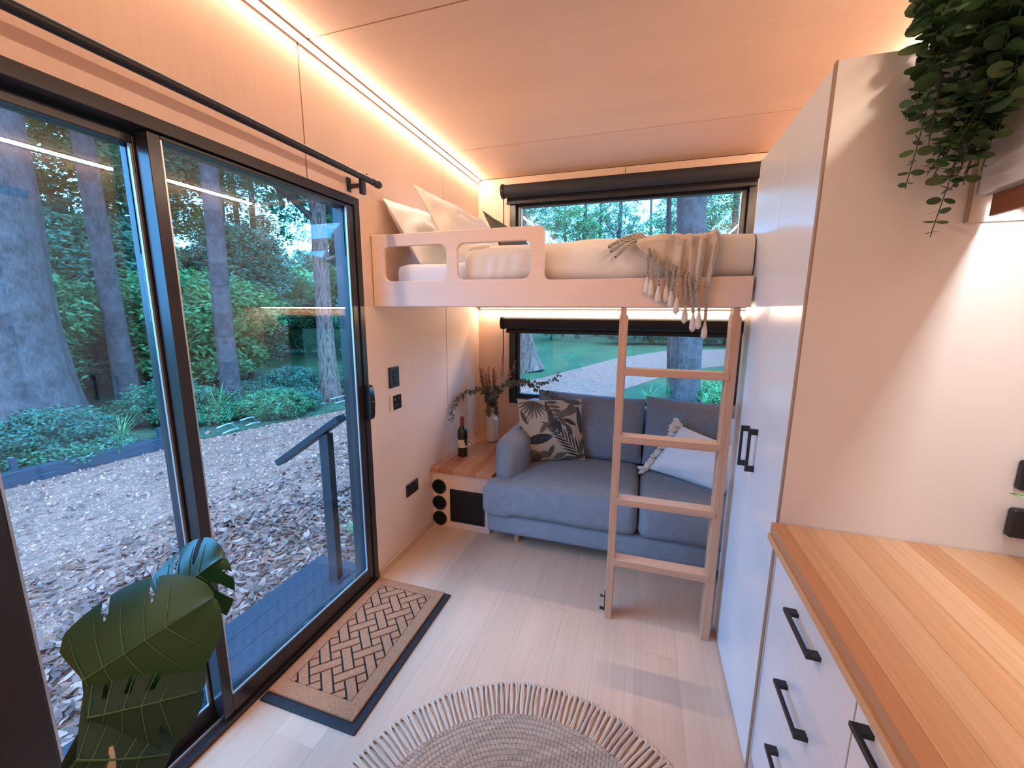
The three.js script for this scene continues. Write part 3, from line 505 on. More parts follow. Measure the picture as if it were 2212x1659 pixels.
function wineGlass(label, x, z) {
  const t = thing('wine_glass', label, 'glass', [x, 0.4505, z]);
  obj('bowl', lathe([[0.0045, 0.088], [0.02, 0.098], [0.034, 0.122], [0.038, 0.15], [0.035, 0.182], [0.0305, 0.212], [0.0298, 0.212], [0.0342, 0.182], [0.0372, 0.15], [0.0332, 0.1235], [0.019, 0.0995], [0, 0.093]], 36), glassy, t);
  obj('stem', lathe([[0.03, 0.0], [0.031, 0.0012], [0.012, 0.0045], [0.0045, 0.012], [0.0034, 0.04], [0.0034, 0.07], [0.0048, 0.088]], 28), glassy, t);
}
wineGlass('clear stemmed wine glass right of the wine bottle', -1.197, -2.752);
wineGlass('clear stemmed wine glass half hidden left of the wine bottle', -1.352, -2.86);
{
  const t = thing('vase', 'tall white ceramic bottle vase on the side cabinet', 'vase', [-1.2, 0.4505, -3.2]);
  obj('body', lathe([[0, 0.0], [0.04, 0.0], [0.048, 0.008], [0.05, 0.03], [0.05, 0.185], [0.046, 0.21], [0.032, 0.228], [0.0245, 0.24], [0.023, 0.27], [0.0255, 0.3], [0.0225, 0.3], [0.02, 0.27], [0.0215, 0.24], [0, 0.2]], 40), M.ceramic, t);
  // dried branches
  const a = thing('dried_arrangement', 'dried eucalyptus and rust brown sprigs spreading from the white vase', 'dried flowers', [-1.2, 0.74, -3.2]);
  const leafG = (len, wd) => { const g = new THREE.CircleGeometry(1, 7); g.scale(wd, len / 2, 1); g.translate(0, len / 2, 0); const p = g.attributes.position; for (let i = 0; i < p.count; i++) p.setZ(i, -2.5 * p.getX(i) * p.getX(i) / wd * 0.4); g.computeVertexNormals(); return g; };
  const r = rng(909), mats = { grey: std([0.17, 0.16, 0.12], 0.8, { side: THREE.DoubleSide }), brown: std([0.26, 0.13, 0.075], 0.85, { side: THREE.DoubleSide }), rust: std([0.34, 0.10, 0.045], 0.9, { side: THREE.DoubleSide }), twig: std([0.10, 0.06, 0.04], 0.9) };
  const branch = (pts, mat, size, count, from = 0.25) => {
    const stem = obj('stem', tube(pts, 0.0026, 24, 5, 0.0012), mats.twig, a), c = new THREE.CatmullRomCurve3(pts.map((p) => V(...p))), out = [];
    for (let i = 0; i < count; i++) { const s = from + (1 - from) * (i / (count - 1)), o = c.getPointAt(s), T = c.getTangentAt(s), k = size * (1.15 - 0.5 * s) * (0.8 + 0.4 * r()); for (const sg of [1, -1]) { const g = leafG(k * 2, k * 0.62); g.rotateX(-0.5 - 0.6 * r()); g.rotateZ(sg * (0.9 + 0.5 * r())); g.rotateY(r() * 6.28); g.applyQuaternion(new THREE.Quaternion().setFromUnitVectors(V(0, 1, 0), T)); g.translate(o.x, o.y, o.z); out.push(g); } }
    obj('leaves', merge(out), mat, stem);
  };
  const cz = (z) => z + 0; // local coordinates round the vase mouth
  branch([[0, -0.2, 0], [0, 0.04, 0.01], [-0.06, 0.16, 0.06], [-0.13, 0.17, 0.2], [-0.17, 0.10, 0.38], [-0.165, 0.0, 0.46]], mats.grey, 0.02, 34);
  branch([[0, -0.2, 0], [0.01, 0.05, 0.01], [0.07, 0.17, 0.05], [0.2, 0.24, 0.06], [0.38, 0.26, 0.07], [0.55, 0.29, 0.08], [0.59, 0.335, 0.08]], mats.grey, 0.021, 36);
  branch([[0, -0.2, 0], [0.0, 0.05, 0.01], [0.1, 0.2, 0.06], [0.28, 0.24, 0.08], [0.46, 0.2, 0.09], [0.62, 0.14, 0.1], [0.71, 0.10, 0.1]], mats.grey, 0.019, 40);
  branch([[0, -0.2, 0], [0.0, 0.06, -0.02], [0.08, 0.2, -0.02], [0.24, 0.25, 0.02], [0.42, 0.23, 0.05]], mats.brown, 0.021, 30);
  branch([[0, -0.2, 0], [0, 0.06, 0.02], [-0.03, 0.15, 0.06], [-0.05, 0.2, 0.12]], mats.grey, 0.032, 14, 0.35);
  branch([[0, -0.2, 0], [0.01, 0.06, 0.03], [0.05, 0.13, 0.1], [0.08, 0.16, 0.16]], mats.grey, 0.032, 14, 0.35);
  branch([[0, -0.2, 0], [0.01, 0.06, 0.0], [0.02, 0.14, 0.04], [0.03, 0.19, 0.08]], mats.grey, 0.032, 14, 0.35);
  branch([[0, -0.2, 0], [0.02, 0.08, 0], [0.13, 0.22, 0.03], [0.2, 0.36, 0.05], [0.225, 0.42, 0.05]], mats.brown, 0.016, 24, 0.3);
  for (let i = 0; i < 16; i++) { const x = -0.14 + 0.2 * r(), h = 0.24 + 0.14 * r(), z = -0.06 + 0.12 * r(); branch([[0, -0.15, 0], [x * 0.3, 0.08, z * 0.3], [x * 0.75, h * 0.6, z * 0.7], [x, h, z]], mats.rust, 0.009, 26, 0.4); }
}
// ================================================================ sockets and switches on the door wall
{
  const plate = (label, cat, name, y0, y1, z0, z1, mat, more) => { const t = thing(name, label, cat, [XL, (y0 + y1) / 2, (z0 + z1) / 2]); const g = new RoundedBoxGeometry(0.012, y1 - y0, z1 - z0, 2, 0.005); g.translate(0.0055, 0, 0); obj('plate', boxUV(g), mat, t); more(t, (y1 - y0) / 2, (z1 - z0) / 2); };
  plate('upright black light switch plate beside the glass door', 'switch', 'light_switch', 1.108, 1.231, -2.116, -2.018, M.black, (t) => { for (const y of [-0.03, 0.0, 0.03]) obj('rocker', box(0.011, y - 0.011, -0.02, 0.0145, y + 0.011, 0.02, 0.002), M.blackGloss, t); });
  plate('small black control panel with pale surround below the switch plate', 'control panel', 'control_panel', 0.968, 1.066, -2.122, -2.02, std([0.78, 0.62, 0.46], 0.5), (t, h, w) => { const f = obj('screen', box(0.011, -h + 0.006, -w + 0.004, 0.0165, h - 0.006, w - 0.018, 0.001), M.blackGloss, t); for (const [y, z, s] of [[0.02, 0.02, 0.007], [-0.016, 0.004, 0.006], [0.02, -0.024, 0.004]]) obj('key', box(0.0166, y - s, z - s, 0.0176, y + s, z + s, 0.0004), std([0.12, 0.12, 0.12], 0.4), f); });
  plate('black double power socket low on the door wall near the floor', 'socket', 'power_socket', 0.362, 0.446, -2.29, -2.152, M.black, (t) => { for (const z of [-0.035, 0.035]) { obj('rocker', box(0.011, 0.016, z - 0.012, 0.014, 0.034, z + 0.012, 0.001), M.blackGloss, t); obj('pin_holes', [box(0.0112, -0.02, z - 0.012, 0.0121, -0.012, z - 0.009, 0), box(0.0112, -0.02, z + 0.009, 0.0121, -0.012, z + 0.012, 0), box(0.0112, -0.03, z - 0.0015, 0.0121, -0.022, z + 0.0015, 0)], M.core, t); } });
}

// ================================================================ sofa and its cushions
{
  const t = thing('sofa', 'grey two-seater fabric sofa under the lower window', 'sofa', [0.03, 0, -2.85]);
  const at = (f, x, y, z) => f.add(V(x - 0.03, y, z + 2.85));
  obj('base', puff(1.93, 0.145, 0.97, 0.03, { n: [40, 6, 20], wrinkle: 0.003, shape: (f) => at(f, 0.03, 0.165, -2.85) }), M.sofa, t);
  const sm = (a, b, x) => THREE.MathUtils.smoothstep(x, a, b);
  obj('seat_cushion', puff(0.98, 0.225, 0.72, 0.055, { n: [46, 10, 34], wrinkle: 0.006, freq: 4, crown: [0, 0.02, 0.012], shape: (f) => { at(f, -0.458, 0.348, -2.695); const X = f.x + 0.03, s = 1 - sm(-0.79, -0.735, X), fr = 0.515; f.z = THREE.MathUtils.lerp(f.z, fr - (fr - f.z) * 0.19, s); f.y -= 0.012 * s * sm(0.38, 0.46, f.y); } }), M.sofa, t);
  obj('seat_cushion', puff(0.96, 0.225, 0.72, 0.055, { n: [40, 10, 30], wrinkle: 0.006, freq: 4, seed: 5, crown: [0, 0.02, 0.012], shape: (f) => { at(f, 0.516, 0.348, -2.695); const X = f.x + 0.03, s = sm(0.79, 0.85, X), fr = 0.515; f.z = THREE.MathUtils.lerp(f.z, fr - (fr - f.z) * 0.19, s); } }), M.sofa, t);
  for (const x of [-0.834, 0.9]) obj('arm', puff(0.19, 0.48, 0.87, 0.085, { n: [12, 22, 30], wrinkle: 0.004, crown: [0.012, 0, 0.02], shape: (f, u, v, w) => { at(f, x, 0.475, -2.915); f.z -= 0.02 * Math.max(0, v) * Math.max(0, w); } }), M.sofa, t);
  obj('back_frame', puff(1.9, 0.66, 0.15, 0.05, { n: [30, 12, 6], wrinkle: 0.003, shape: (f) => at(f, 0.03, 0.5, -3.295) }), M.sofa, t);
  const L = (p) => [p[0] - 0.03, p[1], p[2] + 2.85];
  obj('back_cushion', cushion(L([-0.735, 0.455, -3.02]), L([0.04, 0.455, -3.02]), L([0.05, 0.915, -3.17]), L([-0.79, 0.935, -3.19]), 0.2, { pinch: 0.02, seed: 3, wrinkle: 0.01, n: 30 }), M.sofa, t);
  obj('back_cushion', cushion(L([0.045, 0.455, -3.02]), L([0.80, 0.455, -3.02]), L([0.82, 0.91, -3.17]), L([0.05, 0.945, -3.15]), 0.2, { pinch: 0.025, seed: 6, wrinkle: 0.01, n: 30 }), M.sofa, t);
  for (const [x, z] of [[-0.75, -2.48], [0.8, -2.48], [-0.75, -3.25], [0.8, -3.25]]) obj('leg', cyl(0.017, 0.024, L([x, 0, z]), L([x, 0.1, z]), 16), M.ladder, t);
}
{ // printed cushion: leaves drawn as the fabric's print
  const c = document.createElement('canvas'); c.width = c.height = 1024; const k = c.getContext('2d');
  k.fillStyle = '#bcad99'; k.fillRect(0, 0, 1024, 1024);
  const leaf = (x, y, len, wd, ang, col, vein) => { k.save(); k.translate(x, y); k.rotate(ang); k.fillStyle = col; k.beginPath(); k.moveTo(0, 0); k.bezierCurveTo(len * 0.3, -wd, len * 0.75, -wd * 0.8, len, 0); k.bezierCurveTo(len * 0.75, wd * 0.8, len * 0.3, wd, 0, 0); k.fill(); if (vein) { k.strokeStyle = vein; k.lineWidth = 4; k.beginPath(); k.moveTo(0, 0); k.lineTo(len, 0); k.stroke(); } k.restore(); };
  const line = (x0, y0, x1, y1, w, col) => { k.strokeStyle = col; k.lineWidth = w; k.beginPath(); k.moveTo(x0, y0); k.lineTo(x1, y1); k.stroke(); };
  const dark = '#47494a', grey = '#5f5d58', brown = '#5b4f45', olive = '#706758', deep = '#33373a';
  // fan of narrow leaves, upper left
  for (let i = 0; i < 11; i++) leaf(250, 40, 330 - 14 * Math.abs(i - 6), 22, 0.55 + i * 0.24, i % 2 ? brown : grey);
  line(250, 30, 130, 420, 7, deep);
  for (let i = 0; i < 6; i++) { leaf(430 + i * 34, 60 + i * 62, 190, 44, 0.05 + 0.1 * i, i % 2 ? olive : grey, '#3c3a37'); leaf(430 + i * 34, 60 + i * 62, 190, 40, 1.5 + 0.12 * i, i % 2 ? brown : dark, '#3c3a37'); }
  line(420, 30, 640, 470, 7, deep);
  leaf(610, 280, 380, 95, -0.35, olive, '#4e483f'); leaf(930, 130, 480, 70, 1.5, dark); leaf(870, 90, 160, 60, 2.4, grey);
  leaf(80, 700, 430, 115, -0.22, deep, '#6c6c68'); leaf(20, 420, 300, 50, 1.35, brown);
  // dark frond, lower right
  for (let i = 0; i < 9; i++) { const x = 960 - i * 58, y = 960 - i * 62; leaf(x, y, 300 - i * 14, 22, Math.PI + 0.32 + 0.02 * i, i % 2 ? dark : deep); leaf(x, y, 310 - i * 16, 22, -Math.PI / 2 - 0.18 - 0.02 * i, i % 2 ? deep : dark); }
  line(1000, 1000, 440, 400, 9, '#1f2123');
  leaf(60, 900, 230, 105, -0.1, olive, '#57503f'); leaf(150, 1010, 240, 90, -0.5, brown); leaf(280, 870, 190, 80, 0.3, olive, '#57503f'); leaf(420, 940, 210, 60, -1.15, grey, '#3c3a37'); leaf(500, 960, 220, 70, -0.35, olive, '#57503f'); leaf(610, 1000, 260, 60, -0.15, grey);
  line(400, 1010, 520, 780, 6, '#3c3a37');
  leaf(300, 560, 230, 60, -0.9, olive, '#57503f'); leaf(720, 420, 210, 62, 1.2, dark, '#6c6c68'); leaf(560, 330, 250, 58, 1.25, deep, '#6c6c68'); leaf(690, 330, 220, 52, 0.55, deep, '#6c6c68'); leaf(1000, 640, 300, 70, 1.9, grey); leaf(40, 200, 240, 46, 1.2, brown); leaf(700, 20, 330, 74, 0.2, grey, '#4e483f'); leaf(10, 820, 190, 60, 0.9, dark); leaf(820, 990, 220, 50, -0.3, brown);
  const tx = new THREE.CanvasTexture(c); tx.colorSpace = THREE.SRGBColorSpace; tx.magFilter = THREE.LinearFilter; tx.flipY = true;
  softThing('scatter_cushion', 'cushion printed with grey and brown leaves in the left corner of the sofa', 'cushion', cushion([-0.80, 0.47, -2.72], [-0.355, 0.47, -2.93], [-0.408, 0.925, -2.985], [-0.868, 0.92, -2.84], 0.15, { pinch: 0.05, seed: 21, wrinkle: 0.008, n: 30 }), std(0xffffff, 0.92, { map: tx, bumpMap: TX.fabric, bumpScale: 0.0005 }));
}
{
  const t = thing('scatter_cushion', 'white cushion with ragged cream tassels behind the ladder on the sofa', 'cushion', [0, 0, 0]);
  const bl = [0.085, 0.482, -2.87], tl = [0.285, 0.795, -2.93];
  obj('cover', cushion(bl, [0.53, 0.465, -2.62], [0.67, 0.72, -2.70], tl, 0.2, { pinch: 0.04, seed: 33, wrinkle: 0.012 }), M.sheet, t);
  const r = rng(55), A = V(...bl), B = V(...tl);
  for (let i = 0; i < 11; i++) { // tufts along the left edge
    const s = i / 10, o = A.clone().lerp(B, s), big = i === 0 || i > 8 ? 1.9 : 1.25, out = [];
    for (let k = 0; k < 9; k++) { const d = V(-0.8 + 0.8 * (r() - 0.5), 0.35 * (s * 2 - 0.7) + 0.8 * (r() - 0.5), 0.3 + 0.7 * (r() - 0.5)).normalize(), L = (0.026 + 0.014 * r()) * big; const p1 = o.clone().addScaledVector(d, L * 0.5).add(V(0, 0.004, 0.004)), p2 = o.clone().addScaledVector(d, L); out.push(tube([o, p1, p2], (q) => (0.0085 + 0.0025 * Math.sin(q * 9 + k)) * (q > 0.97 ? 0.3 : 1) * (0.85 + 0.25 * big), 6, 6)); }
    obj('tassel', out, M.ivory, t);
  }
}
softThing('scatter_cushion', 'plain white cushion at the far right back of the sofa, mostly hidden', 'cushion', cushion([0.55, 0.46, -2.93], [0.80, 0.46, -2.8], [0.83, 0.86, -2.92], [0.545, 0.865, -3.03], 0.1, { pinch: 0.06, seed: 40 }), M.sheet);

// ================================================================ doormat
{
  const t = thing('doormat', 'coir doormat with woven brick pattern and black rubber edge by the glass door', 'doormat', [-1.161, 0, -1.425]);
  obj('rubber_base', box(-0.23, 0.0, -0.402, 0.23, 0.008, 0.402, 0.004), M.rubber, t);
  const B = [-0.222, -0.396, 0.194, 0.366], I = [-0.174, -0.342, 0.140, 0.306]; // outer and inner edges of the coir border (x0 z0 x1 z1)
  const frame = poly([[B[0], -B[1]], [B[2], -B[1]], [B[2], -B[3]], [B[0], -B[3]]]); frame.holes.push(poly([[I[0], -I[1]], [I[2], -I[1]], [I[2], -I[3]], [I[0], -I[3]]]));
  const fg = extrude(frame, 0.011, 0.002); fg.rotateX(-Math.PI / 2); obj('border', boxUV(shift(fg, 0, 0.0078, 0)), M.coir, t);
  const clip = (pts, [x0, z0, x1, z1]) => { for (const [ax, lim, sg] of [[0, x0, 1], [0, x1, -1], [1, z0, 1], [1, z1, -1]]) { const out = []; for (let i = 0; i < pts.length; i++) { const a = pts[i], b = pts[(i + 1) % pts.length], ia = sg * (a[ax] - lim) >= 0, ib = sg * (b[ax] - lim) >= 0; if (ia) out.push(a); if (ia !== ib) { const s = (lim - a[ax]) / (b[ax] - a[ax]); out.push([a[0] + (b[0] - a[0]) * s, a[1] + (b[1] - a[1]) * s]); } } pts = out; if (!pts.length) return pts; } return pts; };
  const u = 0.044, gap = 0.0034, rot = R(45), lim = [I[0] + 0.004, I[1] + 0.004, I[2] - 0.004, I[3] - 0.004];
  const place = (x0, y0, x1, y1) => { // rectangle in lattice units, turned 45 degrees
    const p = [[x0 * u + gap, y0 * u + gap], [x1 * u - gap, y0 * u + gap], [x1 * u - gap, y1 * u - gap], [x0 * u + gap, y1 * u - gap]].map(([a, b]) => [a * Math.cos(rot) - b * Math.sin(rot) - 0.017, a * Math.sin(rot) + b * Math.cos(rot) - 0.018]);
    const q = clip(p, lim); if (q.length < 3) return; let A = 0; for (let i = 0; i < q.length; i++) { const a = q[i], b = q[(i + 1) % q.length]; A += a[0] * b[1] - a[1] * b[0]; } if (Math.abs(A) / 2 < 0.00012) return;
    const g = extrude(poly(q.map(([x, z]) => [x, -z])), 0.011, 0.0016); g.rotateX(-Math.PI / 2); obj('coir_block', boxUV(shift(g, 0, 0.0078, 0)), M.coir, t);
  };
  for (let i = -8; i <= 8; i++) for (let j = -8; j <= 8; j++) {
    if ((i + j) % 2 === 0) place(2 * i - 1, 2 * j, 2 * i + 2, 2 * j + 1); else place(2 * i, 2 * j - 1, 2 * i + 1, 2 * j + 2);
    place(2 * i + 1, 2 * j + 1, 2 * i + 2, 2 * j + 2);
  }
}
// ================================================================ round jute rug
{
  const t = thing('rug', 'round braided jute rug with a fringe of twisted loops', 'rug', [-0.25, 0, -0.797]), r = rng(404);
  const disc = new THREE.CylinderGeometry(0.512, 0.512, 0.004, 96); disc.translate(0, 0.0035, 0); obj('backing', boxUV(disc), M.jute, t);
  const tones = [[0.56, 0.43, 0.33], [0.60, 0.465, 0.36], [0.54, 0.42, 0.33], [0.58, 0.46, 0.36]].map((c) => std(c, 1, { map: TX.jute, bumpMap: TX.jute, bumpScale: 0.002 }));
  for (let i = 0; i < 27; i++) { // braided rings; small lumps make the plait
    const rad = 0.012 + i * 0.0187, seg = Math.max(24, Math.round(rad * 2 * Math.PI / 0.0075)), g = new THREE.TorusGeometry(rad, 0.0112, 5, seg), p = g.attributes.position, row = seg + 1;
    for (let k = 0; k < p.count; k++) { const s = k % row, bump = ((s % seg) % 2 ? 1 : -1) * 0.0009, a = Math.atan2(p.getY(k), p.getX(k)), q = Math.hypot(p.getX(k), p.getY(k)) + bump; p.setXYZ(k, Math.cos(a) * q, Math.sin(a) * q, p.getZ(k) * 0.33 + bump); }
    g.rotateX(-Math.PI / 2); g.translate(0, 0.0085, 0); g.computeVertexNormals();
    const uv = g.attributes.uv; for (let k = 0; k < uv.count; k++) uv.setXY(k, uv.getX(k) * rad * 18, uv.getY(k) * 0.5);
    obj('braid_ring', g, tones[Math.floor(r() * 4)], t);
  }
  const shapes = []; for (let v = 0; v < 5; v++) { const w = 0.0085 + 0.002 * r(), L = 0.128 + 0.012 * r(), q = (s) => 0.004 * Math.sin(s * 4 + v * 2), pts = []; for (let k = 0; k <= 7; k++) pts.push([-w * (k > 6 ? 0.75 : 1) + q(k / 7) * 0.6, 0.0065 + 0.002 * r(), (L * k) / 7]); pts.push([0, 0.007, L + 0.007]); for (let k = 7; k >= 0; k--) pts.push([w * (k > 6 ? 0.75 : 1) + q(k / 7 + 0.3) * 0.6, 0.0065 + 0.002 * r(), (L * k) / 7]); pts.push([w + 0.006, 0.009, -0.006]);
    const g = tube(pts, (s) => 0.0058 * (1 + 0.1 * Math.sin(s * 190)), 60, 5); g.translate(0, 0, 0.505); shapes.push(boxUV(g)); }
  const tone2 = [[0.70, 0.53, 0.39], [0.63, 0.46, 0.34], [0.67, 0.50, 0.37]].map((c) => std(c, 1));
  const N = 178; for (let i = 0; i < N; i++) { const m = obj('fringe_loop', shapes[Math.floor(r() * 5)], tone2[Math.floor(r() * 3)], t); m.rotation.y = (i / N) * Math.PI * 2 + (r() - 0.5) * 0.008; m.position.y = 0.0; }
}
// ================================================================ hanging eucalyptus on the wardrobe
{
  const t = thing('hanging_plant', 'trailing dark green eucalyptus spilling from the top of the wardrobe', 'plant', [0.68, 2.18, -1.52]), r = rng(1234);
  const pot = lathe([[0, 0], [0.06, 0], [0.065, 0.005], [0.08, 0.11], [0.084, 0.115], [0.078, 0.115], [0.074, 0.105], [0, 0.1]], 28); pot.translate(0.16, 0, -0.1); obj('pot', pot, M.black, t);
  const leafGeo = [0, 1, 2].map((v) => { const g = new THREE.CircleGeometry(0.0185, 10); g.translate(0.0205, 0, 0); const p = g.attributes.position; for (let i = 0; i < p.count; i++) { const x = p.getX(i), y = p.getY(i); p.setXYZ(i, x * (1.15 + 0.1 * v), y * (0.72 + 0.1 * v), -6 * y * y - 3 * x * x + 0.0015); } g.computeVertexNormals(); return g; });
  const mats = [[0.036, 0.088, 0.036], [0.05, 0.115, 0.04], [0.07, 0.135, 0.045], [0.028, 0.07, 0.034]].map((c) => std(c, 0.45, { side: THREE.DoubleSide })), stemM = std([0.05, 0.05, 0.025], 0.7);
  let single = 0;
  const strand = (x, y, z, lean, own, size = 1, tx = 0.69 + 0.05 * r()) => { // hangs from the wardrobe edge down to (x, y, z)
    const P = [[0.14, 0.1, -0.06], [(tx - 0.68) * 0.7 + 0.04, 0.1 + 0.03 * r(), 0.1], [tx - 0.68, 0.04 + 0.05 * r(), 0.225 + 0.02 * r()], [(x + tx) / 2 - 0.68 + lean, (y - 2.18) * 0.5, z + 1.52 + 0.012], [x - 0.68, y - 2.18, z + 1.52]];
    const c = new THREE.CatmullRomCurve3(P.map((p) => V(...p))), len = c.getLength(), stem = obj('stem', tube(P, 0.0022, 30, 5, 0.001), stemM, t), n = Math.round((len - 0.07) / (own ? 0.024 : 0.021)), rest = [];
    for (let i = 0; i < n; i++) for (const sg of [0, Math.PI]) {
      const s = 0.12 + 0.88 * ((i + 0.5) / n), o = c.getPointAt(Math.min(0.999, s)), T = c.getTangentAt(Math.min(0.999, s)), k = 0.95 * size * (own ? 1 : 0.85) * (s < 0.4 ? 0.72 : 1) * (s > 0.8 ? 1.15 - 1.1 * (s - 0.8) / 0.2 * 0.6 : 1.1) * (0.75 + 0.45 * r());
      const turn = i * 1.57 * 0.9 + sg + 0.5 * (r() - 0.5), rad = V(Math.cos(turn), 0.15 - 0.5 * r(), Math.sin(turn)); rad.addScaledVector(T, -rad.dot(T) * 0.8).normalize(); if (o.z + rad.z * 0.04 * k < 0.198 && o.y < 0.0) rad.z = Math.abs(rad.z);
      const up = T.clone().negate().addScaledVector(rad, 0.4), side = up.clone().cross(rad).normalize(), nn = rad.clone().cross(side).normalize(); const tw = (r() - 0.5) * 2.4, s0 = side.clone(); side.multiplyScalar(Math.cos(tw)).addScaledVector(nn, Math.sin(tw)); nn.multiplyScalar(Math.cos(tw)).addScaledVector(s0, -Math.sin(tw));
      const m = new THREE.Matrix4().makeBasis(rad, side, nn).scale(V(k, k, k)).setPosition(o), g = leafGeo[Math.floor(r() * 3)];
      if (own && single < 296) { const q = obj('leaf', g, mats[Math.floor(r() * 4)], stem); q.applyMatrix4(m); single++; } else rest.push(g.clone().applyMatrix4(m));
    }
    if (rest.length) { const f = obj('foliage', merge(rest), mats[Math.floor(r() * 4)], stem); f.userData.kind = 'stuff'; }
  };
  strand(0.637, 1.735, -1.27, 0.0, true, 0.95, 0.685); strand(0.578, 1.85, -1.28, 0.0, true, 0.9, 0.6); strand(0.676, 1.845, -1.26, 0, true, 0.9, 0.7); strand(0.61, 1.88, -1.25, 0.0, true, 0.9, 0.67); strand(0.553, 2.0, -1.27, 0.01, true, 0.9, 0.575); strand(0.645, 1.88, -1.22, 0.0, true, 0.9, 0.69); strand(0.685, 1.92, -1.2, -0.01, true, 0.9, 0.71); strand(0.59, 1.93, -1.24, 0.0, true, 0.9, 0.585);
  for (let i = 0; i < 25; i++) { const y = 1.84 + 0.22 * r(), x = 0.595 + 0.11 * r() + 0.04 * (y - 1.86) / 0.22 * r(); strand(x, y, -1.2 - 0.1 * r(), 0, false, 0.84); }
  for (let i = 0; i < 5; i++) strand(0.565 + 0.04 * r(), 1.94 + 0.14 * r(), -1.22 - 0.07 * r(), 0, false, 0.82, 0.575 + 0.02 * r());
  for (let i = 0; i < 5; i++) strand(0.715 + 0.02 * r(), 2.0 + 0.1 * r(), -1.15 - 0.05 * r(), 0, false, 0.84, 0.745);
}
// ================================================================ monstera by the door
{
  const t = thing('monstera', 'large-leaved green monstera plant in front of the glass door', 'plant', [-1.06, 0, -0.33]), O = V(-1.06, 0, -0.33), r = rng(66);
  obj('pot', lathe([[0, 0], [0.11, 0], [0.118, 0.008], [0.145, 0.27], [0.15, 0.285], [0.14, 0.285], [0.135, 0.26], [0, 0.25]], 36), M.ceramic, t);
  obj('soil', new THREE.CylinderGeometry(0.134, 0.134, 0.01, 28).translate(0, 0.256, 0), std([0.03, 0.022, 0.016], 1), t);
  const mats = [std([0.012, 0.066, 0.022], 0.5, { side: THREE.DoubleSide }), std([0.012, 0.06, 0.026], 0.36, { side: THREE.DoubleSide }), std([0.008, 0.036, 0.022], 0.75, { side: THREE.DoubleSide })], veinM = std([0.04, 0.13, 0.05], 0.5), stemM = std([0.07, 0.12, 0.05], 0.5);
  // midrib from b to e; face: the direction the blade looks; slots: [side, from, to, depth] along the midrib; windows: inner holes
  const leaf = (b, e, face, width, mat, slots, windows, sag, stemTo, seed) => {
    const Bp = V(...b).sub(O), E = V(...e).sub(O), T = E.clone().sub(Bp), L = T.length(); T.normalize(); const Nn = V(...face).addScaledVector(T, -V(...face).dot(T)).normalize(), S = Nn.clone().cross(T).normalize();
    const nt = 84, ns = 14, pos = [], idx = [], P = (side, tt, s) => { // tt -0.16..1 along the midrib, s 0..1 to the margin
      const m = Math.max(0, tt), w = width * Math.pow(Math.sin(Math.PI * Math.min(1, 0.16 + 0.84 * (tt + 0.16) / 1.16)), 0.62) * (1 - 0.25 * m * m), fw = THREE.MathUtils.lerp(-0.75, 0.85, Math.pow(Math.max(0, (tt + 0.16) / 1.16), 0.8));
      const along = m * L + fw * s * w * 0.62, out = s * w * (1 - 0.12 * Math.abs(fw)); const tip = tt > 0.93 ? (tt - 0.93) / 0.07 : 0;
      const bend = -sag * (along / L) ** 2 * L - 0.9 * out * out / width * 0.5 + 0.0025 * Math.sin(tt * 14 + seed) * s + 0.012 * Math.pow(1 - s, 3);
      return Bp.clone().addScaledVector(T, along).addScaledVector(S, side * out * (1 - tip * 0.6)).addScaledVector(Nn, bend); };
    for (const side of [-1, 1]) {
      const base = pos.length / 3; const ok = [];
      for (let i = 0; i <= nt; i++) for (let j = 0; j <= ns; j++) { const tt = -0.16 + 1.16 * (i / nt), p = P(side, tt, j / ns); pos.push(p.x, p.y, p.z); ok.push([tt, j / ns]); }
      const cut = (tt, s) => slots.some(([sd, a, c, dp]) => sd === side && tt > a && tt < c && s > dp + 0.25 * Math.pow(Math.abs((tt - (a + c) / 2) / ((c - a) / 2)), 2)) || windows.some(([sd, a, c, s0, s1]) => sd === side && tt > a && tt < c && s > s0 && s < s1);
      for (let i = 0; i < nt; i++) for (let j = 0; j < ns; j++) { const k = base + i * (ns + 1) + j, q = ok[i * (ns + 1) + j]; if (cut(q[0] + 0.5 * 1.16 / nt, q[1] + 0.5 / ns)) continue; const f = side > 0 ? [k, k + ns + 1, k + 1, k + 1, k + ns + 1, k + ns + 2] : [k, k + 1, k + ns + 1, k + 1, k + ns + 2, k + ns + 1]; idx.push(...f); }
    }
    let g = new THREE.BufferGeometry(); g.setAttribute('position', new THREE.Float32BufferAttribute(pos, 3)); g.setIndex(idx); g = mergeVertices(g, 1e-5); g.computeVertexNormals(); g = boxUV(g);
    const m = obj('leaf', g, mat, t), veins = [tube([...Array(9)].map((_, i) => P(1, i / 8.2, 0).addScaledVector(Nn, 0.001)), 0.0026, 20, 5, 0.001)];
    for (const side of [-1, 1]) for (const tt of [0.02, 0.16, 0.32, 0.48, 0.64]) { const end = slots.some(([sd, a, c, dp]) => sd === side && tt > a && tt < c) ? 0.3 : 0.8; veins.push(tube([0, 0.3, 0.6, 1].map((q) => P(side, tt, q * end).addScaledVector(Nn, 0.0012)), 0.0014, 10, 4, 0.0006)); }
    obj('veins', veins, veinM, m, 'pale green veins');
    const st = stemTo.map((p) => V(...p).sub(O)); obj('stem', tube([V(0.03 * (r() - 0.5), 0.25, 0.03 * (r() - 0.5)), ...st, Bp], 0.006, 30, 7, 0.004), stemM, t);
  };
  const look = [0.32, 0.2, 0.94];
  leaf([-1.063, 0.792, -0.427], [-0.905, 0.905, -0.57], [0.30, 0.35, 0.9], 0.145, mats[0], [[1, 0.20, 0.245, 0.62], [1, 0.50, 0.55, 0.6]], [], 0.15, [[-1.05, 0.5, -0.36], [-1.055, 0.7, -0.40]], 1);
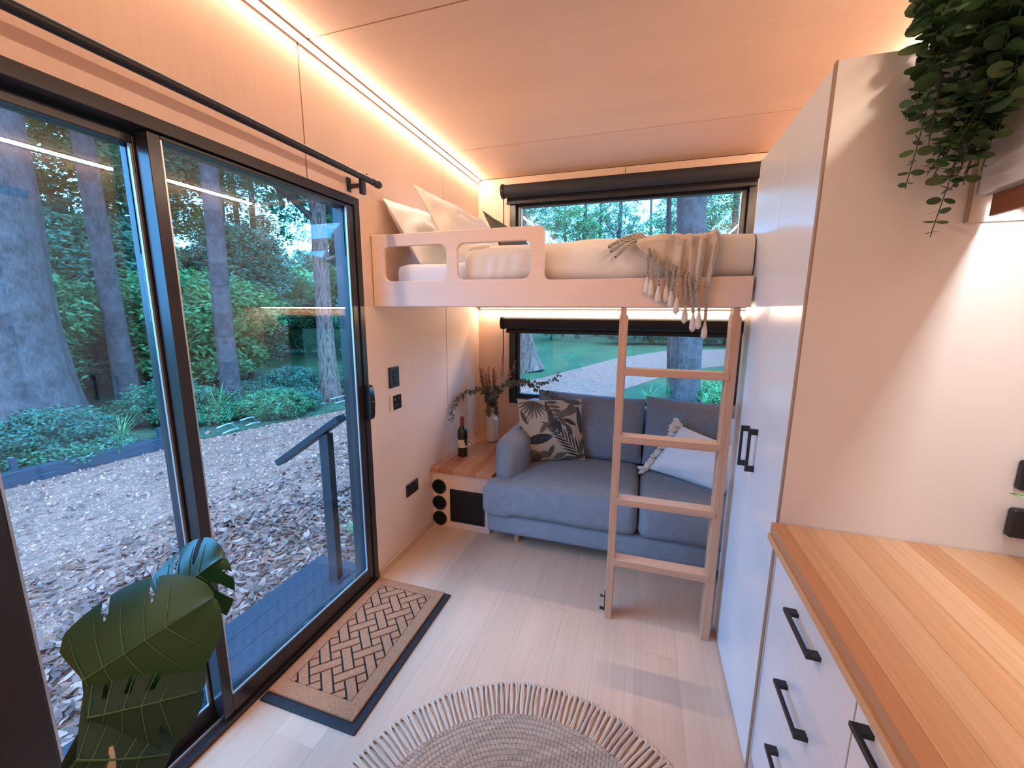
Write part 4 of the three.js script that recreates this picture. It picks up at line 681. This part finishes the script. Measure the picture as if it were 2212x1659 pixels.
  leaf([-1.10, 0.83, -0.60], [-0.985, 0.935, -0.665], [0.25, 0.55, 0.8], 0.125, mats[1], [[1, 0.22, 0.28, 0.4], [1, 0.5, 0.57, 0.35], [-1, 0.12, 0.18, 0.4], [-1, 0.36, 0.44, 0.3], [-1, 0.6, 0.68, 0.35], [-1, 0.82, 0.87, 0.5]], [], 0.1, [[-1.07, 0.5, -0.42], [-1.10, 0.72, -0.55]], 2);
  leaf([-1.015, 0.745, -0.40], [-0.875, 0.735, -0.505], [0.45, 0.55, 0.7], 0.13, mats[2], [[1, 0.62, 0.70, 0.5], [-1, 0.55, 0.63, 0.5]], [[1, 0.10, 0.15, 0.22, 0.8], [1, 0.28, 0.34, 0.2, 0.85], [1, 0.46, 0.53, 0.2, 0.85], [-1, 0.25, 0.3, 0.25, 0.75]], 0.25, [[-1.03, 0.5, -0.35], [-1.02, 0.66, -0.38]], 3);
  leaf([-0.985, 0.705, -0.36], [-0.885, 0.63, -0.45], [0.5, 0.6, 0.6], 0.12, mats[2], [[1, 0.3, 0.36, 0.5], [-1, 0.45, 0.51, 0.5]], [], 0.35, [[-1.02, 0.45, -0.34], [-1.0, 0.62, -0.35]], 4);
  obj('dry_sheath', tube([[0.105, 0.63, -0.055], [0.112, 0.668, -0.06], [0.104, 0.70, -0.067]], (s) => 0.0055 * (0.5 + Math.sin(Math.PI * Math.min(1, s * 0.9 + 0.1))), 10, 7), std([0.42, 0.36, 0.26], 0.8), t, 'pale dry leaf sheath');
}

// ================================================================ outdoors: ground, drive, step
const GY = -0.6;
const bits = (name, geo, mat, n, place, colors) => { const m = new THREE.InstancedMesh(geo, mat, n); m.name = name; const d = new THREE.Object3D(), c = new THREE.Color(); for (let i = 0; i < n; i++) { place(d, i); d.updateMatrix(); m.setMatrixAt(i, d.matrix); if (colors) m.setColorAt(i, c.setRGB(...colors(i))); } m.userData.kind = 'stuff'; return m; };
const DRIVE = [[-1.6, 6], [-1.6, -3.6], [-0.6, -4.6], [3.4, -5.2], [3.6, -7.5], [-0.2, -9.6], [-0.6, -11.5], [1.6, -17], [7, -23], [8, -29], [5, -28.4], [1.1, -25.2], [-1.2, -20.2], [-2.5, -15.5], [-3.5, -11.9], [-4.7, -9.3], [-6.1, -7.4], [-6.6, -6.0], [-6.95, -4.7], [-7.35, -3.4], [-7.6, -2.4], [-8.2, 1], [-8.6, 6]];
const inDrive = (x, z) => { let c = false; for (let i = 0, j = DRIVE.length - 1; i < DRIVE.length; j = i++) { const [xi, zi] = DRIVE[i], [xj, zj] = DRIVE[j]; if (zi > z !== zj > z && x < ((xj - xi) * (z - zi)) / (zj - zi) + xi) c = !c; } return c; };
{
  const g = structure('ground'), plane = new THREE.BoxGeometry(170, 0.4, 170); plane.translate(0, GY - 0.2, 0);
  obj('grass_ground', boxUV(plane), std([0.08, 0.122, 0.033], 1, { map: TX.lawn, bumpMap: TX.lawn, bumpScale: 0.05 }), g);
  const f = extrude(poly([[-8.0, 6], [-7.4, -2], [-7.1, -4.6], [-6.7, -6], [-6.3, -7.4], [-6.9, -9.6], [-9.5, -11.2], [-14, -12], [-40, -20], [-60, 10], [-30, 14]].map(([x, z]) => [x, -z])), 0.05, 0); f.rotateX(-Math.PI / 2);
  obj('forest_floor', boxUV(shift(f, 0, GY - 0.035, 0)), std([0.13, 0.17, 0.09], 1, { map: TX.lawn, bumpMap: TX.lawn, bumpScale: 0.06 }), g);
  const d = structure('driveway'), e = extrude(poly(DRIVE.map(([x, z]) => [x, -z])), 0.05, 0); e.rotateX(-Math.PI / 2);
  obj('gravel_surface', boxUV(shift(e, 0, GY - 0.03, 0)), std([0.74, 0.24, 0.148], 1, { map: TX.gravel, bumpMap: TX.gravel, bumpScale: 0.03 }), d);
  const r = rng(3), stone = new THREE.IcosahedronGeometry(1, 0); stone.scale(1, 0.55, 0.8);
  const spots = []; while (spots.length < 16000) { const x = -7.4 + 5.2 * r() + (r() < 0.25 ? 4 * r() : 0), z = 1 - (r() ** 0.8) * 12; if (inDrive(x, z)) spots.push([x, z]); }
  const p = bits('pebbles', stone, std([1, 1, 1], 1), spots.length, (o, i) => { const s = 0.008 + 0.02 * r() ** 2; o.position.set(spots[i][0], GY + 0.02 + s * 0.2, spots[i][1]); o.rotation.set(r() * 6, r() * 6, r() * 6); o.scale.set(s, s, s); }, () => { const k = 0.35 + 0.5 * r(); return [k, k * 0.36, k * 0.24]; });
  d.add(p);
  // fallen leaves, thick near the step
  const lg = new THREE.PlaneGeometry(1, 0.4, 4, 2), lp = lg.attributes.position; for (let i = 0; i < lp.count; i++) { const x = lp.getX(i), y = lp.getY(i), k = 1 - (2 * x) ** 2; lp.setXYZ(i, x, (0.35 + 0.9 * x * x - 1.5 * y * y) * 0.35, y * Math.sqrt(Math.max(0.02, k))); } lg.computeVertexNormals();
  const tones = [[0.28, 0.085, 0.058], [0.42, 0.14, 0.09], [0.17, 0.055, 0.038], [0.36, 0.085, 0.042], [0.55, 0.19, 0.125], [0.22, 0.08, 0.055]];
  const where = []; while (where.length < 13000) { const q = r(); let x, z; if (q < 0.72) { x = -1.6 - 3.0 * r() ** 0.8; z = 1 - 6.6 * r(); } else { x = -1.6 - 6 * r(); z = 1 - 11 * r(); } if (x > -3.75 - 0.35 * Math.sin(z * 2) || r() < 0.16) where.push([x, z]); }
  const litter = bits('leaf_litter', lg, std([1, 1, 1], 0.85, { side: THREE.DoubleSide }), where.length, (o, i) => { const s = 0.05 + 0.06 * r(); o.position.set(where[i][0], GY + 0.024 + 0.03 * r() * (where[i][0] > -4 ? 1 : 0.4), where[i][1]); o.rotation.set((r() - 0.5) * 1.1, r() * 6.28, (r() - 0.5) * 1.1); o.scale.set(s, s, s); }, () => { const c = tones[Math.floor(r() * 6)], k = 0.7 + 0.6 * r(); return c.map((v) => v * k); });
  litter.userData.label = 'dry brown leaves scattered over the gravel outside the door'; litter.userData.category = 'leaves'; scene.add(litter);
}
{ // dark wet step outside the glass door
  const t = thing('entry_step', 'dark wet timber step landing outside the glass door', 'step', [-1.85, -0.2, -1.1]), m = std([0.035, 0.045, 0.06], 0.2, { bumpMap: TX.smoothbark, bumpScale: 0.001 });
  for (let i = 0; i < 5; i++) obj('tread_board', box(-0.30 + i * 0.1235, -0.035, -1.06, -0.30 + i * 0.1235 + 0.1225, 0, 1.2, 0.003, 'z'), m, t);
  obj('riser', [box(-0.298, -0.385, -1.05, -0.27, -0.0355, 1.19, 0.002), box(-0.27, -0.385, -1.05, 0.3, -0.0355, -1.02, 0.002), box(-0.27, -0.385, 1.16, 0.3, -0.0355, 1.19, 0.002)], M.black, t);
  const h = thing('handrail', 'black steel handrail post with sloping top rail outside the door', 'handrail', [-1.86, -0.2, -1.985]), hm = std([0.02, 0.022, 0.027], 0.4);
  obj('post', box(-0.035, 0, -0.025, 0.035, 1.0, 0.025, 0.003), hm, h);
  const rail = box(-0.31, -0.03, -0.04, 0.31, 0.012, 0.04, 0.004, 'x'); rail.rotateZ(Math.atan2(0.335, 0.5)); rail.translate(-0.135, 0.945, 0); obj('top_rail', rail, hm, h);
  obj('base_plate', box(-0.06, 0, -0.06, 0.06, 0.006, 0.06, 0.002), hm, h);
}
// ================================================================ trees
const spray = (() => { // a twig with drooping narrow leaves
  const r = rng(8), out = [], leaf = (L, w) => { const g = new THREE.BufferGeometry(); g.setAttribute('position', new THREE.Float32BufferAttribute([0, 0, 0, L * 0.45, w, 0.03 * L, L, 0, -0.1 * L, L * 0.45, -w, 0.03 * L], 3)); g.setIndex([0, 2, 1, 0, 3, 2]); g.computeVertexNormals(); return g; };
  for (let i = 0; i < 26; i++) { const g = leaf(0.26 + 0.14 * r(), 0.05 + 0.025 * r()); g.rotateX(r() * 6.28); g.rotateZ(-0.9 * r() + 0.25); g.rotateY(r() * 6.28); const a = r() * 6.28, q = Math.sqrt(r()) * 0.42; g.translate(Math.cos(a) * q, (r() - 0.5) * 0.5, Math.sin(a) * q); out.push(g); }
  const g = mergeGeometries(out.map((x) => x.toNonIndexed())); return g;
})();
const leafMat = (c) => std(c, 0.7, { side: THREE.DoubleSide });
const GREENS = [[0.115, 0.25, 0.105], [0.13, 0.29, 0.10], [0.10, 0.22, 0.12], [0.15, 0.32, 0.10], [0.11, 0.245, 0.135]].map(leafMat);
const DARK_GREENS = [[0.07, 0.17, 0.075], [0.09, 0.21, 0.075], [0.06, 0.15, 0.085]].map(leafMat);  // darker leaf greens for the low bushes along the drive
function crown(parent, blobs, n, size, mat, r, name = 'foliage') { // sprays scattered through ellipsoids [x y z rx ry rz]
  const vol = blobs.map((b) => b[3] * b[4] * b[5]), sum = vol.reduce((a, b) => a + b, 0);
  const m = bits(name, spray, mat, n, (o) => { let k = r() * sum, i = 0; while (k > vol[i] && i < blobs.length - 1) k -= vol[i++]; const b = blobs[i]; let x, y, z; do { x = r() * 2 - 1; y = r() * 2 - 1; z = r() * 2 - 1; } while (x * x + y * y + z * z > 1); const s = size * (0.7 + 0.6 * r()); o.position.set(b[0] + x * b[3], Math.max(0.1, b[1] + y * b[4]), b[2] + z * b[5]); o.rotation.set((r() - 0.5) * 0.9, r() * 6.28, (r() - 0.5) * 0.9); o.scale.set(s, s, s); }, () => { const k = 0.7 + 0.6 * r(); return [k * (0.9 + 0.25 * r()), k, k * (0.85 + 0.3 * r())]; });
  parent.add(m); return m;
}
const barkPale = std([0.15, 0.088, 0.08], 0.95, { map: TX.smoothbark, bumpMap: TX.smoothbark, bumpScale: 0.03 }), barkRough = std([0.38, 0.16, 0.115], 0.95, { map: TX.bark, bumpMap: TX.bark, bumpScale: 0.06 }), barkDark = std([0.12, 0.105, 0.10], 0.95, { map: TX.bark, bumpMap: TX.bark, bumpScale: 0.04 });
function trunkGeo(r0, r1, H, lean, flare = 1.35, seg = 26, radial = 16, rough = 0.05) {
  const pts = []; for (let i = 0; i <= 8; i++) { const s = i / 8; pts.push(V(lean[0] * s + 0.12 * r0 * Math.sin(s * 7 + r0 * 20), H * s - 0.05, lean[1] * s + 0.12 * r0 * Math.cos(s * 6))); }
  const g = tube(pts, (s) => (r0 + (r1 - r0) * Math.pow(s, 0.8)) * (1 + (flare - 1) * Math.exp(-s * H / 0.5)), seg * 2, radial), p = g.attributes.position, row = radial + 1;
  for (let i = 0; i < p.count; i++) { const k = i % row, j = Math.floor(i / row), a = ((k % radial) / radial) * 6.283, c = V(0, 0, 0); const n = 1 + rough * noise3(Math.cos(a) * 2.2, j * 0.16, Math.sin(a) * 2.2 + r0 * 9) ; const s = j / (seg * 2), o = new THREE.CatmullRomCurve3(pts).getPoint(s); p.setX(i, o.x + (p.getX(i) - o.x) * n); p.setZ(i, o.z + (p.getZ(i) - o.z) * n); }
  g.computeVertexNormals(); return boxUV(g);
}
function gum(name, label, group, x, z, r0, r1, H, lean, mat, seed, { flare = 1.35, blobs, n = 500, size = 1.1, green = 0, branches = [], radial = 16 } = {}) {
  const t = thing(name, label, 'tree', [x, GY, z], 0, group), r = rng(seed);
  obj('trunk', trunkGeo(r0, r1, H, lean, flare, 22, radial), mat, t);
  for (const pts of branches) obj('branch', boxUV(tube(pts, r1 * 0.55, 20, 7, r1 * 0.12)), mat, t);
  if (blobs) crown(t, blobs, n, size, GREENS[green], r);
  return t;
}
// the trees the photograph lets one tell apart
gum('gum_tree', 'huge pale gum trunk at the far left behind the left door pane', null, -9.15, -3.55, 0.8, 0.34, 11, [-1.6, -0.6], barkPale, 1, { flare: 1.35, radial: 28, blobs: [[-1.2, 9.5, -0.5, 2.6, 2, 2.6]], n: 260, branches: [[[-0.9, 6.2, -0.4], [0.4, 7.6, -1.0], [1.6, 8.6, -1.6]]] });
gum('gum_tree', 'grey trunk rising in the middle of the left door pane', null, -10.2, -5.55, 0.19, 0.14, 13, [-0.7, 0.0], barkPale, 2, { blobs: [[-0.5, 11, 0, 2.2, 2, 2.2]], n: 420 });
gum('gum_tree', 'tall smooth gum trunk left of centre in the sliding pane', null, -8.35, -6.35, 0.18, 0.13, 13, [0.25, 0.1], barkPale, 3, { blobs: [[0, 11, 0, 2.6, 2.2, 2.6]], n: 500, branches: [[[0.05, 5.0, 0], [-0.9, 5.5, 0.5], [-2.2, 5.6, 1.0]]] });
gum('paperbark_tree', 'pale furrowed paperbark trunk near the right edge of the sliding pane', null, -7.27, -8.05, 0.2, 0.13, 12, [-0.25, -0.15], barkRough, 4, { flare: 1.7, radial: 22, blobs: [[-0.5, 5.6, 0.2, 1.5, 0.8, 1.3], [0, 10, 0, 2.4, 2, 2.4]], n: 620, size: 0.8, green: 2, branches: [[[-0.1, 4.2, 0], [-0.7, 4.9, 0.5], [-1.8, 5.6, 1.2]], [[-0.05, 3.3, 0], [0.5, 3.5, -0.4], [1.1, 3.1, -0.9]]] });
gum('gum_tree', 'thick grey trunk seen through both back windows behind the ladder', null, 1.03, -10.9, 0.36, 0.29, 12, [-0.25, 0], barkPale, 5, { flare: 1.12, radial: 24, blobs: [[-0.2, 10, 0, 3, 2.2, 3]], n: 600 });
gum('sapling', 'thin straight trunk close beside the thick trunk behind the upper window', null, 0.78, -11.75, 0.07, 0.055, 11, [-0.75, 0], barkPale, 6, { blobs: [[0, 9, 0, 1.2, 1.6, 1.2]], n: 200, radial: 8 });
gum('gum_tree', 'leaning rough trunk at the left edge of the lower back window', null, -4.15, -14.9, 0.46, 0.26, 12, [-2.2, -0.3], barkRough, 7, { flare: 1.5, radial: 20, blobs: [[-2.2, 10, 0, 2.4, 2, 2.4]], n: 420 });
const seen = (x, z) => { const a = Math.atan2(-x, -z); return a > R(54) ? 'seen through the left door pane' : a > R(28) ? 'seen through the sliding door pane' : 'seen through the back windows'; };
{ // slender trunks further back among the forest
  const r = rng(21), G = 'slender trunks standing deeper in the forest';
  const spots = [[-14.2, -8.6, 0.22], [-15.0, -9.2, 0.10], [-15.6, -9.7, 0.09], [-16.3, -8.9, 0.16], [-13.4, -10.4, 0.10], [-15.5, -13.2, 0.13], [-17.5, -6.1, 0.2], [-13.6, -5.2, 0.13], [-19, -11.5, 0.16], [-20.5, -8.4, 0.22], [-18.5, -15.5, 0.15], [-22, -14, 0.2], [-24, -9.5, 0.22], [-15.2, -17.5, 0.16], [-18, -21, 0.2], [-12.8, -3.6, 0.17], [-13, -22, 0.2], [-9, -31, 0.22], [-5.5, -36, 0.2], [-2.6, -38, 0.22], [2.2, -34, 0.2], [5.8, -33, 0.24], [8.5, -30, 0.2], [-10, -34, 0.12], [-7.2, -38, 0.12], [-4.4, -40, 0.14], [0.4, -40, 0.14], [3.6, -40, 0.12], [6.4, -39, 0.14], [7.4, -21, 0.1]];
  spots.forEach(([x, z, q], i) => gum('forest_tree', 'slender tree trunk standing deeper in the forest, ' + seen(x, z), G + ', ' + seen(x, z), x, z, q, q * 0.7, 11 + 4 * r(), [(r() - 0.5) * 1.2, (r() - 0.5) * 1.2], i % 3 ? barkPale : barkDark, 100 + i, { radial: 9, flare: 1.2, blobs: [[(r() - 0.5), 8.5 + 2 * r(), (r() - 0.5), 2.6, 2.4, 2.6], [(r() - 0.5) * 2, 5.6 + r(), (r() - 0.5) * 2, 2.0, 0.9, 2.0]], n: x > -10.5 ? 330 : 480, size: 0.55, green: i % 5 }));
  // leafy understorey trees
  const un = [];
  for (let i = 0; i < 44; i++) { const a = R(32 + 52 * ((i * 0.618) % 1)), d = 12.5 + 17 * r(); un.push([-Math.sin(a) * d, -Math.cos(a) * d, 2.6 + 2.6 * r(), 1.3 + 0.9 * r()]); }
  for (const [x, z, h] of [[-7.2, -33, 5], [-4.2, -41, 6], [-0.2, -43, 6], [3.5, -38, 6.5], [6.8, -35, 6], [9.6, -33, 6], [-1.4, -30.5, 2.4], [0.8, -31.5, 2.6], [2.6, -31, 2.2], [4.4, -32, 2.6], [6.4, -22, 4.2], [5.4, -17.5, 3.4], [-9.4, -29, 5], [-11.5, -25.5, 5], [7.5, -30.5, 2.5], [9.4, -26, 4]]) un.push([x, z, h, 1.9]);
  un.filter(([x, z]) => !inDrive(x, z) && !(Math.atan2(-x, -z) > R(38.5) && Math.atan2(-x, -z) < R(50.5) && Math.hypot(x, z) < 20.5) && !(x > -16.5 && x < -11.5 && z < -11.6 && z > -16)).forEach(([x, z, h, w], i) => { const q = rng(300 + i), t = thing('understorey_tree', 'leafy green understorey tree filling the forest, ' + seen(x, z), 'tree', [x, GY, z], 0, 'leafy understorey trees, ' + seen(x, z)); obj('trunk', trunkGeo(0.07, 0.035, h * 0.85, [(q() - 0.5) * 0.7, (q() - 0.5) * 0.7], 1.2, 8, 7), barkDark, t); crown(t, [[0, h * 0.72, 0, w, h * 0.3, w], [0.4 * (q() - 0.5), h * 0.36, 0.4 * (q() - 0.5), w * 0.75, h * 0.3, w * 0.75]], Math.round((x > -10 ? 0.55 : 0.85) * (700 + 170 * h)), 0.42 + 0.012 * h, GREENS[Math.floor(q() * 5)], q); });
  // far wall of trees
  const F = 'distant bushy trees closing the view';
  for (let i = 0; i < 40; i++) { const a = R(-26 + 122 * (i / 39)), d = 38 + 10 * r() + (a < R(20) ? 12 : 0), h = 5.5 + 3.2 * r() + (a < R(20) ? 1.5 : 0), q = rng(600 + i), t = thing('distant_tree', 'bushy distant tree closing the view ' + (a > R(28) ? (a > R(54) ? 'behind the left door pane' : 'behind the sliding door pane') : 'behind the upper back window'), 'tree', [-Math.sin(a) * d, GY, -Math.cos(a) * d], 0, F + (a > R(28) ? (a > R(54) ? ' of the left door pane' : ' of the sliding pane') : ' of the back window')); obj('trunk', trunkGeo(0.25, 0.1, h * 0.8, [q() - 0.5, q() - 0.5], 1.2, 6, 7), barkDark, t); crown(t, [[0, h * 0.66, 0, 3.0, h * 0.32, 3.0], [q() - 0.5, h * 0.28, q() - 0.5, 2.8, h * 0.28, 2.8]], a < R(22) ? 520 : 1000, 1.0, GREENS[i % 5], q); }
}
{ // undergrowth along the far edge of the drive
  const r = rng(51), G = 'low bushes along the far edge of the drive';
  for (let i = 0; i < 46; i++) { const s = r(), z = 1.0 - 11.4 * s, edge = z > -4.7 ? -7.05 - 0.1 * (z + 4.7) - 0.1 : -7.0 + 0.31 * (-4.7 - z) * 0.55; const x = edge - 0.35 - 2.6 * r(), h = 0.3 + 0.55 * r() * (0.5 + 0.5 * Math.min(1, (edge - x) / 1.2)); if (Math.hypot(x + 9.1, z + 3.6) < 1.1 || Math.hypot(x + 7.27, z + 8.05) < 0.5) continue;
    const t = thing('bush', z > -4.6 ? 'low green bush behind the dark edging beam, below the huge trunk' : 'low green bush behind the pale sticks beyond the gravel, seen through the sliding pane', 'bush', [x, GY, z], 0, z > -4.6 ? 'low bushes behind the edging beam' : 'low bushes behind the pale sticks'), q = rng(900 + i); obj('stem', boxUV(tube([[0, 0, 0], [0.05, h * 0.5, 0.03], [0.1, h * 0.9, -0.05]], 0.014, 8, 5, 0.006)), barkDark, t); crown(t, [[0, h * 0.55, 0, 0.5 + 0.3 * q(), h * 0.5, 0.5 + 0.3 * q()]], 420, 0.17, DARK_GREENS[Math.floor(q() * 3)], q); }
  const blade = (() => { const out = [], q = rng(77); for (let k = 0; k < 46; k++) { const L = 0.35 + 0.35 * q(), pos = [], id = [], a = q() * 6.283, le = 0.15 + 0.75 * q(); for (let i = 0; i <= 4; i++) { const s = i / 4, w = 0.011 * (1 - s) + 0.001, x = L * le * s * s, y = L * s * (1 - 0.35 * le * s); pos.push(x, y, -w, x, y, w); if (i) { const b = 2 * (i - 1); id.push(b, b + 1, b + 2, b + 1, b + 3, b + 2); } } const g = new THREE.BufferGeometry(); g.setAttribute('position', new THREE.Float32BufferAttribute(pos, 3)); g.setIndex(id); g.rotateY(a); g.translate(0.07 * (q() - 0.5), 0, 0.07 * (q() - 0.5)); g.computeVertexNormals(); out.push(g.toNonIndexed()); } return mergeGeometries(out); })();
  const strap = [leafMat([0.15, 0.33, 0.11]), leafMat([0.22, 0.40, 0.14])], H = 'tufts of strappy grass by the drive';
  const spots = []; const tuft = (x, z, s, label, group) => { if (spots.some(([a, b, c]) => Math.hypot(a - x, b - z) < 0.42 * (c + s))) return; spots.push([x, z, s]); const t = thing('grass_tuft', label, 'grass', [x, GY, z], r() * 6, group); const m = obj('blades', blade, strap[Math.floor(r() * 2)], t); m.scale.setScalar(s); return t; };
  for (let i = 0; i < 40; i++) { const z = 0.6 - 8.6 * r(), e = z > -4.7 ? -7.0 - 0.1 * (z + 4.7) : -7.0 + 0.31 * (-4.7 - z) * 0.55; tuft(e - 0.15 - 1.1 * r(), z, 0.7 + 0.7 * r(), z > -4.6 ? 'tuft of strappy green grass behind the dark edging beam' : 'tuft of strappy green grass by the pale sticks along the drive', z > -4.6 ? 'grass tufts behind the edging beam' : 'grass tufts by the pale sticks'); }
  for (let i = 0; i < 22; i++) tuft(0.2 + 2.6 * r(), -9.4 - 2.2 * r(), 0.8 + 0.5 * r(), 'tuft of strappy green grass round the thick trunk behind the sofa', 'grass tufts round the thick trunk');
  for (let i = 0; i < 10; i++) { const x = 1.3 + 2.3 * r(), z = -8.9 - 2.6 * r(), q = rng(1200 + i), t = thing('bush', 'leafy ground shrub round the thick trunk behind the sofa', 'bush', [x, GY, z], 0, 'ground shrubs round the thick trunk'); obj('stem', boxUV(tube([[0, 0, 0], [0.03, 0.2, 0.02], [0.06, 0.34, 0]], 0.01, 6, 5, 0.005)), barkDark, t); crown(t, [[0, 0.24, 0, 0.5, 0.24, 0.5]], 300, 0.17, GREENS[[1, 3][i % 2]], q); }
  tuft(-2.5, -2.95, 0.42, 'small green weed tuft growing through the leaves beside the handrail', undefined); tuft(-2.2, -1.5, 0.3, 'small green grass tuft at the outer edge of the step', undefined);
}
{ // pale sticks along the drive edge, and the dark sleeper further left
  const pairs = [[-6.84, -4.93, -6.92, -5.3], [-6.94, -5.45, -6.92, -5.74], [-7.0, -6.1, -7.02, -6.4], [-7.0, -6.55, -7.02, -6.9], [-6.95, -7.06, -6.98, -7.5], [-6.75, -7.55, -6.6, -8.2]], m = std([0.55, 0.53, 0.50], 0.85, { map: TX.smoothbark });
  pairs.forEach(([x, z, X, Z]) => { for (const [dy, dx] of [[0.05, 0], [0.14, -0.12]]) { const t = thing('fallen_stick', 'pale bare stick lying along the edge of the drive', 'stick', [x + dx, GY + dy, z], 0, 'pale sticks along the drive edge'); obj('stick', boxUV(tube([[0, 0, 0], [(X - x) * 0.5 + 0.02, 0.02, (Z - z) * 0.5], [X - x, 0.0, Z - z]], 0.018, 12, 7, 0.012)), m, t); obj('twig', boxUV(tube([[(X - x) * 0.8, 0.01, (Z - z) * 0.8], [(X - x) * 0.9 - 0.02, -0.05, (Z - z) * 0.9 - 0.05], [X - x, -dy, Z - z - 0.1]], 0.009, 8, 5, 0.005)), m, t); } });
  const t = thing('sleeper_edging', 'dark timber edging beam along the drive below the huge trunk', 'edging', [-7.25, GY, -2.6]), dm = std([0.03, 0.04, 0.055], 0.45, { bumpMap: TX.bark, bumpScale: 0.004 });
  const beam = box(-0.07, 0.02, -1.75, 0.07, 0.2, 3.2, 0.008, 'z'); beam.rotateY(-0.11); obj('beam', beam, dm, t);
  for (const [x, z] of [[0.1, -1.55], [-0.075, -0.05], [-0.22, 1.5]]) { const s = box(-0.03, 0, -0.03, 0.03, 0.36, 0.03, 0.004); s.translate(x + 0.06, 0, z); obj('stake', s, dm, t); }
}

scene.traverse((o) => { if (o.isMesh) { o.castShadow = true; o.receiveShadow = true; } });
camera.updateMatrixWorld();
renderer.render(scene, camera);
